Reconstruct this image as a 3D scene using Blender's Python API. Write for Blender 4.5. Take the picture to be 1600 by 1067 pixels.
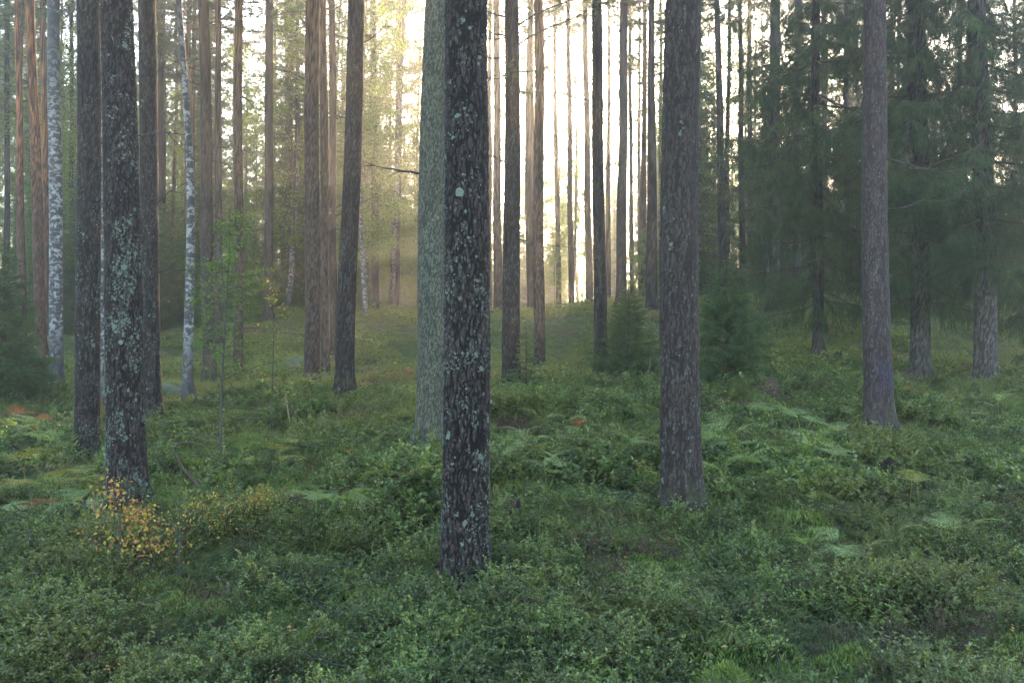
import bpy, math, random
import numpy as np
from mathutils import Vector, Matrix, Euler

for o in list(bpy.data.objects):
    bpy.data.objects.remove(o, do_unlink=True)
SC = bpy.context.scene
COL = SC.collection
rad = math.radians
rng = np.random.default_rng(7)
random.seed(7)

# ------------------------------------------------------------------ camera
F = 1400.0                      # focal length in pixels of the 1600 px wide photograph
PITCH = rad(1.085)
CAMZ = 1.75
cam_d = bpy.data.cameras.new('camera')
cam_d.sensor_width = 36.0
cam_d.lens = 36.0 * F / 1600.0
cam_d.clip_start = 0.05
cam_d.clip_end = 2000
cam = bpy.data.objects.new('camera', cam_d)
COL.objects.link(cam)
cam.location = (0, 0, CAMZ)
cam.rotation_euler = (rad(90) + PITCH, 0, 0)
SC.camera = cam

# ------------------------------------------------------------------ light
SUN_AZ, SUN_EL = rad(10.3), rad(10.0)     # azimuth to the right of +Y
w = bpy.data.worlds.new('World')
SC.world = w
w.use_nodes = True
nt = w.node_tree
nt.nodes.clear()
sky = nt.nodes.new('ShaderNodeTexSky')
sky.sky_type = 'NISHITA'
sky.sun_disc = False
sky.sun_elevation = SUN_EL
sky.sun_rotation = SUN_AZ
sky.air_density = 1.0
sky.dust_density = 1.3
sky.ozone_density = 1.2
bg = nt.nodes.new('ShaderNodeBackground')
bg.inputs['Strength'].default_value = 0.15
wo = nt.nodes.new('ShaderNodeOutputWorld')
nt.links.new(sky.outputs[0], bg.inputs[0])
nt.links.new(bg.outputs[0], wo.inputs[0])

sd = bpy.data.lights.new('sun', 'SUN')
sd.energy = 5.0
sd.angle = rad(0.5)
sd.color = (1.0, 0.68, 0.40)
sun = bpy.data.objects.new('sun', sd)
COL.objects.link(sun)
S = Vector((math.sin(SUN_AZ) * math.cos(SUN_EL), math.cos(SUN_AZ) * math.cos(SUN_EL), math.sin(SUN_EL)))
sun.rotation_euler = S.to_track_quat('Z', 'Y').to_euler()
sun.location = S * 150

SC.view_settings.view_transform = 'Standard'
SC.view_settings.look = 'None'
SC.view_settings.gamma = 1.0
SC.view_settings.use_curve_mapping = False
SC.view_settings.exposure = 3.5

SC.render.engine = 'CYCLES'
cy = SC.cycles
cy.max_bounces = 6
cy.diffuse_bounces = 3
cy.glossy_bounces = 2
cy.transmission_bounces = 3
cy.volume_bounces = 1
cy.transparent_max_bounces = 4
cy.caustics_reflective = False
cy.caustics_refractive = False
cy.use_denoising = True
cy.sample_clamp_indirect = 3.0
cy.sample_clamp_direct = 4.0
try:
    cy.denoiser = 'OPENIMAGEDENOISE'
except Exception:
    pass

HAZE_DENSITY = 0.0024
HAZE_ANISO = 0.73


# ------------------------------------------------------------------ helpers
def pix(px, py, d):
    """the point at depth d (metres along +Y) that the photo pixel (px, py) looks at"""
    u = (px - 800.0) / F
    v = (533.5 - py) / F
    c, s = math.cos(PITCH), math.sin(PITCH)
    dy = c - v * s
    dz = s + v * c
    return np.array([u / dy * d, d, CAMZ + dz / dy * d])


def _hash(i, j, k, seed):
    M = np.uint64(0xFFFFFFFF)
    h = (i.astype(np.int64) * 374761393 + j.astype(np.int64) * 668265263 + k.astype(np.int64) * 1274126177 + seed * 362437) & 0xFFFFFFFF
    h = h.astype(np.uint64)
    h = ((h ^ (h >> np.uint64(13))) * np.uint64(1274126177)) & M
    h = ((h ^ (h >> np.uint64(16))) * np.uint64(2246822519)) & M
    h = h ^ (h >> np.uint64(13))
    return h.astype(np.float64) / 4294967296.0


def vnoise(p, seed=0):
    """value noise, p (n,3) -> 0..1"""
    i = np.floor(p)
    f = p - i
    f = f * f * (3 - 2 * f)
    i = i.astype(np.int64)
    out = np.zeros(len(p))
    for a in (0, 1):
        wa = f[:, 0] if a else 1 - f[:, 0]
        for b in (0, 1):
            wb = f[:, 1] if b else 1 - f[:, 1]
            for c in (0, 1):
                wc = f[:, 2] if c else 1 - f[:, 2]
                out += wa * wb * wc * _hash(i[:, 0] + a, i[:, 1] + b, i[:, 2] + c, seed)
    return out


def fbm(p, octv=4, seed=0):
    o, a, t = 0, 1.0, 0
    for k in range(octv):
        o = o + a * vnoise(p * (2.0 ** k), seed + k * 17)
        t += a
        a *= 0.5
    return o / t


def worley(p, seed=0):
    """F1, F2, id of nearest cell"""
    i = np.floor(p).astype(np.int64)
    n = len(p)
    f1 = np.full(n, 9.0)
    f2 = np.full(n, 9.0)
    cid = np.zeros(n)
    for a in (-1, 0, 1):
        for b in (-1, 0, 1):
            for c in (-1, 0, 1):
                ci, cj, ck = i[:, 0] + a, i[:, 1] + b, i[:, 2] + c
                q = np.stack([ci + _hash(ci, cj, ck, seed), cj + _hash(ci, cj, ck, seed + 1), ck + _hash(ci, cj, ck, seed + 2)], 1)
                dd = np.sqrt(((p - q) ** 2).sum(1))
                near = dd < f1
                f2 = np.where(near, f1, np.minimum(f2, dd))
                cid = np.where(near, _hash(ci, cj, ck, seed + 3), cid)
                f1 = np.where(near, dd, f1)
    return f1, f2, cid


def sstep(a, b, x):
    t = np.clip((x - a) / (b - a), 0, 1)
    return t * t * (3 - 2 * t)


def norm(v):
    v = np.asarray(v, float)
    return v / np.maximum(np.linalg.norm(v, axis=-1, keepdims=True), 1e-9)


class G:
    """collects triangles and links them as one mesh"""
    def __init__(s):
        s.v, s.f, s.m, s.n = [], [], [], 0

    def add(s, v, f, m=0):
        v = np.asarray(v, float)
        f = np.asarray(f, np.int64)
        s.v.append(v)
        s.f.append(f + s.n)
        s.m.append(np.full(len(f), m, np.int32) if np.isscalar(m) else np.asarray(m, np.int32))
        s.n += len(v)
        return s

    def arrays(s):
        return np.concatenate(s.v), np.concatenate(s.f), np.concatenate(s.m)

    def mesh(s, name, mats, smooth=False, attrs=None):
        v, f, m = s.arrays()
        return mk_mesh(name, v, f, m, mats, smooth, attrs)


def mk_mesh(name, v, f, m, mats, smooth=False, attrs=None):
    me = bpy.data.meshes.new(name)
    me.vertices.add(len(v))
    me.vertices.foreach_set('co', np.ascontiguousarray(v, np.float32).ravel())
    me.loops.add(len(f) * 3)
    me.loops.foreach_set('vertex_index', np.ascontiguousarray(f, np.int32).ravel())
    me.polygons.add(len(f))
    me.polygons.foreach_set('loop_start', np.arange(len(f), dtype=np.int32) * 3)
    for mt in mats:
        me.materials.append(mt)
    if m is not None:
        me.polygons.foreach_set('material_index', np.ascontiguousarray(m, np.int32))
    if smooth is not False:
        sm = np.full(len(f), bool(smooth)) if np.isscalar(smooth) else smooth
        me.polygons.foreach_set('use_smooth', sm)
    else:
        me.polygons.foreach_set('use_smooth', np.zeros(len(f), bool))
    if attrs:
        for k, a in attrs.items():
            at = me.attributes.new(k, 'FLOAT', 'POINT')
            at.data.foreach_set('value', np.ascontiguousarray(a, np.float32))
    me.update(calc_edges=True)
    return me


def ob(name, me, parent=None, loc=(0, 0, 0), rot=(0, 0, 0), scl=1.0):
    o = bpy.data.objects.new(name, me)
    COL.objects.link(o)
    o.location = loc
    o.rotation_euler = rot
    o.scale = (scl,) * 3 if np.isscalar(scl) else scl
    if parent is not None:
        o.parent = parent
    return o


def thing(name, label, cat, loc, rotz=0.0, group=None):
    o = bpy.data.objects.new(name, None)
    COL.objects.link(o)
    o.empty_display_size = 0.3
    o.location = loc
    o.rotation_euler = (0, 0, rotz)
    o['label'] = label
    o['category'] = cat
    if group:
        o['group'] = group
    return o


def tag(o, label, cat, group=None):
    o['label'] = label
    o['category'] = cat
    if group:
        o['group'] = group
    return o


def tube(path, radii, sides=5, closed=True):
    path = np.asarray(path, float)
    radii = np.asarray(radii, float)
    n = len(path)
    t = norm(np.gradient(path, axis=0))
    ref = np.array([0, 0, 1.0]) if abs(t[:, 2]).mean() < 0.8 else np.array([1.0, 0, 0])
    a = norm(np.cross(t, ref))
    b = np.cross(t, a)
    th = np.arange(sides) / sides * 2 * math.pi
    v = path[:, None, :] + radii[:, None, None] * (np.cos(th)[None, :, None] * a[:, None, :] + np.sin(th)[None, :, None] * b[:, None, :])
    v = v.reshape(-1, 3)
    i = np.arange(n - 1)[:, None] * sides
    j = np.arange(sides)[None, :]
    j2 = (j + 1) % sides
    q0, q1, q2, q3 = (i + j).ravel(), (i + j2).ravel(), (i + sides + j2).ravel(), (i + sides + j).ravel()
    f = np.concatenate([np.stack([q0, q1, q2], 1), np.stack([q0, q2, q3], 1)])
    if closed:
        v = np.concatenate([v, path[-1:]])
        k = len(v) - 1
        base = (n - 1) * sides
        f = np.concatenate([f, np.stack([base + np.arange(sides), base + (np.arange(sides) + 1) % sides, np.full(sides, k)], 1)])
    return v, f


def rand_dirs(n, r=None):
    r = r or rng
    v = r.normal(size=(n, 3))
    return norm(v)


def needles(P, D, length, width, r=None):
    """one thin triangle per needle"""
    r = r or rng
    n = len(P)
    D = norm(D)
    side = norm(np.cross(D, rand_dirs(n, r)))
    L = np.broadcast_to(length, (n,))[:, None]
    W = np.broadcast_to(width, (n,))[:, None] * 0.5
    v = np.stack([P - side * W, P + side * W, P + D * L], 1).reshape(-1, 3)
    f = np.arange(3 * n).reshape(n, 3)
    return v, f


def leaves(P, D, N, length, width, fold=0.25):
    """rhombic leaf folded along its midrib: 2 triangles"""
    n = len(P)
    D = norm(D)
    sd_ = norm(np.cross(N, D))
    up = np.cross(D, sd_)
    L = np.broadcast_to(length, (n,))[:, None]
    W = np.broadcast_to(width, (n,))[:, None] * 0.5
    m = P + D * L * 0.45 + up * W * fold
    v = np.stack([P, m - sd_ * W, P + D * L, m + sd_ * W], 1).reshape(-1, 3)
    k = np.arange(n)[:, None] * 4
    f = np.concatenate([k + np.array([[0, 1, 2]]), k + np.array([[0, 2, 3]])])
    return v, f


def xform(v, M):
    M = np.array(M)
    return v @ M[:3, :3].T + M[:3, 3]


# ------------------------------------------------------------------ materials
class NB:
    """tiny node-building helper"""
    def __init__(s, name):
        s.mat = bpy.data.materials.new(name)
        s.mat.use_nodes = True
        s.t = s.mat.node_tree
        s.t.nodes.clear()
        s.out = s.t.nodes.new('ShaderNodeOutputMaterial')

    def n(s, typ, **kw):
        nd = s.t.nodes.new(typ)
        for k, v in kw.items():
            setattr(nd, k, v)
        return nd

    def put(s, sock, v):
        if isinstance(v, bpy.types.NodeSocket):
            s.t.links.new(v, sock)
        elif isinstance(v, (tuple, list)) and len(v) == 3 and sock.type == 'RGBA':
            sock.default_value = (*v, 1)
        else:
            sock.default_value = v

    def noise(s, vec, scale, detail=4, rough=0.6, dist=0.0):
        nd = s.n('ShaderNodeTexNoise')
        s.put(nd.inputs['Vector'], vec)
        nd.inputs['Scale'].default_value = scale
        nd.inputs['Detail'].default_value = detail
        nd.inputs['Roughness'].default_value = rough
        nd.inputs['Distortion'].default_value = dist
        return nd.outputs['Fac']

    def ramp(s, fac, a, b, c0=0.0, c1=1.0):
        nd = s.n('ShaderNodeMapRange', interpolation_type='SMOOTHSTEP')
        s.put(nd.inputs['Value'], fac)
        for k, v in (('From Min', a), ('From Max', b), ('To Min', c0), ('To Max', c1)):
            nd.inputs[k].default_value = v
        return nd.outputs[0]

    def mix(s, fac, a, b, blend='MIX'):
        nd = s.n('ShaderNodeMix', data_type='RGBA', blend_type=blend)
        s.put(nd.inputs[0], fac)
        s.put(nd.inputs[6], a)
        s.put(nd.inputs[7], b)
        return nd.outputs[2]

    def math(s, op, a, b=0.0):
        nd = s.n('ShaderNodeMath', operation=op)
        s.put(nd.inputs[0], a)
        s.put(nd.inputs[1], b)
        return nd.outputs[0]

    def scale(s, vec, sc):
        nd = s.n('ShaderNodeMapping')
        s.put(nd.inputs['Vector'], vec)
        nd.inputs['Scale'].default_value = sc
        return nd.outputs[0]

    def bump(s, h, strength=0.5, dist=0.01):
        nd = s.n('ShaderNodeBump')
        s.put(nd.inputs['Height'], h)
        nd.inputs['Strength'].default_value = strength
        nd.inputs['Distance'].default_value = dist
        return nd.outputs[0]

    def bsdf(s, col, rough=0.9, normal=None, spec=0.2):
        p = s.n('ShaderNodeBsdfPrincipled')
        s.put(p.inputs['Base Color'], col)
        s.put(p.inputs['Roughness'], rough)
        p.inputs['Specular IOR Level'].default_value = spec
        if normal is not None:
            s.put(p.inputs['Normal'], normal)
        return p.outputs[0]

    def finish(s, sh):
        s.t.links.new(sh, s.out.inputs['Surface'])
        return s.mat

    def objco(s):
        return s.n('ShaderNodeTexCoord').outputs['Object']

    def pos(s):
        return s.n('ShaderNodeNewGeometry').outputs['Position']

    def attr(s, name):
        return s.n('ShaderNodeAttribute', attribute_name=name).outputs['Fac']

    def rnd(s):
        return s.n('ShaderNodeObjectInfo').outputs['Random']


def foliage_mat(name, c0, c1, transl=0.4, tcol=None, patch=None, patch_scale=0.6, rough=0.55, spec=0.35, island=True, vary=0):
    """leaf or needle: reflects and lets light through; tint varies per plant and per leaf"""
    b = NB(name)
    r = b.rnd()
    col = b.mix(r, c0, c1)
    if island:
        ri = b.n('ShaderNodeNewGeometry').outputs['Random Per Island']
        hv = b.n('ShaderNodeHueSaturation')
        b.put(hv.inputs['Color'], col)
        b.put(hv.inputs['Value'], b.ramp(ri, 0, 1, 0.62, 1.45))
        b.put(hv.inputs['Hue'], b.ramp(b.math('FRACT', b.math('MULTIPLY', ri, 7.31)), 0, 1, 0.475, 0.515))
        col = hv.outputs[0]
    if vary:
        nv = b.noise(b.pos(), vary, 2, 0.6)
        h2 = b.n('ShaderNodeHueSaturation')
        b.put(h2.inputs['Color'], col)
        b.put(h2.inputs['Value'], b.ramp(nv, 0.35, 0.68, 0.6, 1.5))
        b.put(h2.inputs['Hue'], b.ramp(nv, 0.35, 0.68, 0.51, 0.485))
        col = h2.outputs[0]
    if patch is not None:
        nz = b.noise(b.pos(), patch_scale, 3, 0.6)
        col = b.mix(b.ramp(nz, 0.48, 0.68), col, patch)
    d = b.bsdf(col, rough, spec=spec)
    t = b.n('ShaderNodeBsdfTranslucent')
    tc = b.mix(1.0, col, tcol or (1.6, 1.5, 0.6), 'MULTIPLY')
    b.put(t.inputs['Color'], tc)
    mx = b.n('ShaderNodeMixShader')
    mx.inputs[0].default_value = transl
    b.t.links.new(d, mx.inputs[1])
    b.t.links.new(t.outputs[0], mx.inputs[2])
    return b.finish(mx.outputs[0])


def bark_mat(name, plate, crack, lich=(0.135, 0.17, 0.145), lich_amt=0.5, orange=None, oz=(6, 11), bumpd=0.012, paint=False, lz=9.0, fine=60):
    b = NB(name)
    co = b.objco()
    cr = b.attr('crack')
    cell = b.attr('cell')
    n1 = b.noise(co, fine, 5, 0.7)
    n2 = b.noise(b.scale(co, (14, 14, 3)), 1.0, 4, 0.6)
    pl = b.mix(b.ramp(n1, 0.3, 0.75), tuple(c * 0.62 for c in plate), tuple(c * 1.35 for c in plate))
    pl = b.mix(b.math('MULTIPLY', cell, 0.6), pl, tuple(c * k for c, k in zip(plate, (1.5, 1.15, 1.0))))
    sep = b.n('ShaderNodeSeparateXYZ')
    b.put(sep.inputs[0], co)
    z = sep.outputs['Z']
    if orange:
        fz = b.math('ADD', z, b.math('MULTIPLY', n2, 3.0))
        oc = b.mix(b.ramp(n1, 0.3, 0.7), tuple(c * 0.7 for c in orange), tuple(c * 1.25 for c in orange))
        pl = b.mix(b.ramp(fz, oz[0], oz[1]), pl, oc)
    col = b.mix(b.ramp(cr, 0.05, 0.85), crack, pl)
    # pale crust lichen, more of it low on the stem
    ln = b.noise(co, 38.0, 4, 0.65, 0.3)
    ln2 = b.noise(co, 120.0, 3, 0.6)
    lm = b.noise(b.scale(co, (5, 5, 2.5)), 1.0, 3, 0.6)
    lf = b.math('MULTIPLY', b.ramp(b.math('ADD', ln, b.math('MULTIPLY', lm, 0.45)), 0.82 - 0.22 * lich_amt, 0.90 - 0.16 * lich_amt), b.ramp(z, 0.0, lz, 1.0, 0.25))
    lf = b.math('MULTIPLY', lf, b.ramp(cr, 0.2, 0.7))
    lc = b.mix(ln2, tuple(c * 0.7 for c in lich), tuple(c * 1.25 for c in lich))
    col = b.mix(b.math('MULTIPLY', lf, min(1, lich_amt + 0.3)), col, lc)
    # moss at the foot
    mn = b.noise(co, 6.0, 4, 0.7)
    mf = b.math('MULTIPLY', b.math('MULTIPLY', b.ramp(z, 0.0, 0.4, 0.8, 0), b.ramp(mn, 0.48, 0.62)), b.ramp(ln2, 0.4, 0.6))
    col = b.mix(mf, col, (0.055, 0.075, 0.025))
    if paint:
        dn = b.n('ShaderNodeVectorMath', operation='DISTANCE')
        b.put(dn.inputs[0], b.scale(co, (1, 1, 0.75)))
        dn.inputs[1].default_value = paint
        dd = b.math('ADD', dn.outputs['Value'], b.math('MULTIPLY', b.math('SUBTRACT', b.noise(co, 14, 5, 0.7), 0.5), 0.35))
        col = b.mix(b.math('MULTIPLY', b.math('MULTIPLY', b.ramp(dd, 0.04, 0.24, 1, 0), 0.55), b.ramp(cr, 0.3, 0.8)), col, (0.02, 0.028, 0.13))
    h = b.math('ADD', b.math('MULTIPLY', n1, 0.6), b.math('MULTIPLY', b.noise(b.scale(co, (40, 40, 9)), 1.0, 4, 0.7), 1.0))
    nm = b.bump(h, 0.7, bumpd)
    return b.finish(b.bsdf(col, 0.92, nm, 0.15))


def birch_mat():
    b = NB('birch_bark')
    co = b.objco()
    sep = b.n('ShaderNodeSeparateXYZ')
    b.put(sep.inputs[0], co)
    z = sep.outputs['Z']
    n1 = b.noise(b.scale(co, (8, 8, 11)), 1.0, 4, 0.68, 0.6)
    n2 = b.noise(b.scale(co, (10, 10, 50)), 1.0, 3, 0.6)
    n3 = b.noise(co, 3.0, 4, 0.6)
    white = b.mix(n3, (0.15, 0.15, 0.155), (0.36, 0.36, 0.365))
    f = b.math('MAXIMUM', b.ramp(n1, 0.42, 0.52), b.math('MULTIPLY', b.ramp(n2, 0.58, 0.68), 0.7))
    f = b.math('MAXIMUM', f, b.math('MULTIPLY', b.ramp(z, 0.2, 1.4, 1, 0), b.ramp(n3, 0.25, 0.55)))
    f = b.math('MAXIMUM', f, b.math('MULTIPLY', b.ramp(z, 4.5, 8.5), b.ramp(n3, 0.3, 0.5)))
    col = b.mix(f, white, (0.045, 0.042, 0.045))
    nm = b.bump(f, 0.5, 0.02)
    return b.finish(b.bsdf(col, 0.75, nm, 0.25))


def plain_mat(name, c0, c1, scale=20, rough=0.9, bd=0.01, spec=0.15):
    b = NB(name)
    co = b.objco()
    n1 = b.noise(co, scale, 5, 0.7)
    col = b.mix(b.ramp(n1, 0.3, 0.7), c0, c1)
    return b.finish(b.bsdf(col, rough, b.bump(n1, 0.6, bd), spec))


M_PINE = bark_mat('pine_bark', (0.038, 0.031, 0.033), (0.009, 0.007, 0.007), lich_amt=0.25)
M_PINE_LICHEN = bark_mat('pine_bark_lichen', (0.039, 0.032, 0.034), (0.010, 0.007, 0.007), lich_amt=0.22)
M_PINE_PLAIN = bark_mat('pine_bark_plain', (0.050, 0.041, 0.041), (0.022, 0.017, 0.016), lich_amt=0.15)
M_PINE_PAINT = bark_mat('pine_bark_painted', (0.056, 0.044, 0.047), (0.026, 0.020, 0.020), lich_amt=0.2, paint=(0.03, -0.17, 0.50))
M_PINE_ORANGE = bark_mat('pine_bark_orange', (0.078, 0.060, 0.056), (0.02, 0.013, 0.011), lich_amt=0.15, orange=(0.22, 0.105, 0.055), oz=(7.0, 14.0))
M_PINE_RED_LIT = bark_mat('pine_bark_red_lit', (0.10, 0.055, 0.042), (0.03, 0.015, 0.012), lich_amt=0.12, orange=(0.30, 0.115, 0.045), oz=(4.5, 9.0))  # red upper bark, with low sunlight painted into its colour
M_GREY = bark_mat('grey_green_bark', (0.085, 0.090, 0.072), (0.032, 0.033, 0.027), lich=(0.115, 0.135, 0.10), lich_amt=0.55, lz=14.0)
M_SPRUCE_BARK = bark_mat('spruce_bark', (0.075, 0.066, 0.066), (0.022, 0.018, 0.017), lich_amt=0.3, fine=90)
M_BIRCH = birch_mat()
M_DEAD = plain_mat('dead_wood', (0.03, 0.026, 0.025), (0.065, 0.057, 0.055), 30)
M_TWIG = plain_mat('twig_wood', (0.04, 0.028, 0.02), (0.085, 0.06, 0.045), 40)
M_STEM = plain_mat('sapling_stem', (0.035, 0.032, 0.028), (0.075, 0.07, 0.06), 30)
M_LICHEN = plain_mat('lichen_flake', (0.07, 0.09, 0.074), (0.135, 0.158, 0.132), 90, 0.95, 0.004)
M_NEEDLE_PINE = foliage_mat('pine_needles', (0.045, 0.075, 0.035), (0.07, 0.095, 0.04), 0.35, (1.5, 1.5, 0.55))
M_NEEDLE_SPRUCE = foliage_mat('spruce_needles', (0.024, 0.055, 0.020), (0.040, 0.075, 0.026), 0.28, (1.4, 1.5, 0.6), vary=3.5)
M_NEEDLE_YOUNG = foliage_mat('young_spruce_needles', (0.038, 0.085, 0.028), (0.055, 0.105, 0.035), 0.35, vary=6.0)
M_LEAF_BIRCH = foliage_mat('birch_leaves', (0.085, 0.145, 0.04), (0.12, 0.16, 0.042), 0.6, (1.35, 1.5, 0.65))
M_LEAF_GREEN = foliage_mat('sapling_leaves', (0.06, 0.12, 0.03), (0.085, 0.135, 0.035), 0.5)
M_LEAF_YELLOW = foliage_mat('yellow_leaves', (0.32, 0.26, 0.06), (0.36, 0.23, 0.06), 0.5, (1.3, 1.2, 0.6))
M_LEAF_ORANGE = foliage_mat('orange_leaves', (0.34, 0.14, 0.06), (0.38, 0.2, 0.075), 0.5, (1.3, 1.1, 0.7))
M_BILBERRY = foliage_mat('bilberry_leaves', (0.072, 0.120, 0.034), (0.115, 0.150, 0.046), 0.38, (1.4, 1.5, 0.5), patch=(0.125, 0.14, 0.036), patch_scale=0.45, rough=0.45, spec=0.55, vary=2.2)
M_BILB_FAR = foliage_mat('far_bilberry_leaves', (0.105, 0.14, 0.038), (0.14, 0.155, 0.045), 0.38, (1.4, 1.4, 0.5), patch=(0.165, 0.135, 0.05), patch_scale=0.3)
M_GRASS = foliage_mat('grass_blades', (0.11, 0.15, 0.035), (0.15, 0.16, 0.05), 0.4, (1.4, 1.3, 0.5), patch=(0.16, 0.13, 0.055), patch_scale=0.35)
M_HEATHER = foliage_mat('heather_sprigs', (0.10, 0.055, 0.04), (0.13, 0.085, 0.05), 0.3, (1.2, 1.1, 0.7))
M_FERN = foliage_mat('fern_fronds', (0.19, 0.26, 0.10), (0.22, 0.28, 0.12), 0.45, (1.3, 1.4, 0.5))  # pale tone has the sky's reflection put into the colour
M_FERN_Y = foliage_mat('yellow_fern_fronds', (0.22, 0.25, 0.06), (0.27, 0.26, 0.07), 0.45, (1.3, 1.2, 0.5))
M_FERN_O = foliage_mat('rusty_fern_fronds', (0.33, 0.12, 0.05), (0.38, 0.17, 0.07), 0.45, (1.3, 1.0, 0.6))
M_MOSS = foliage_mat('moss_tufts', (0.09, 0.15, 0.03), (0.13, 0.18, 0.04), 0.3)
M_WOOD_CUT = plain_mat('broken_wood', (0.16, 0.10, 0.055), (0.30, 0.21, 0.13), 25)
M_CHAR = plain_mat('rotten_wood', (0.012, 0.010, 0.010), (0.03, 0.025, 0.022), 30)
M_ROCK = plain_mat('mossy_rock', (0.05, 0.07, 0.025), (0.13, 0.13, 0.11), 6)


def ground_mat():
    b = NB('forest_floor')
    p = b.pos()
    n1 = b.noise(p, 0.5, 5, 0.65)
    n2 = b.noise(p, 6.0, 6, 0.7)
    n3 = b.noise(p, 38.0, 4, 0.7)
    c = b.mix(b.ramp(n2, 0.35, 0.65), (0.035, 0.045, 0.018), (0.075, 0.095, 0.03))
    c = b.mix(b.ramp(n1, 0.5, 0.68), c, (0.075, 0.052, 0.030))
    c = b.mix(b.ramp(n3, 0.55, 0.75), c, (0.10, 0.085, 0.045))
    h = b.math('ADD', n2, b.math('MULTIPLY', n3, 0.5))
    return b.finish(b.bsdf(c, 0.95, b.bump(h, 1.0, 0.05), 0.1))


M_GROUND = ground_mat()

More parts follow.
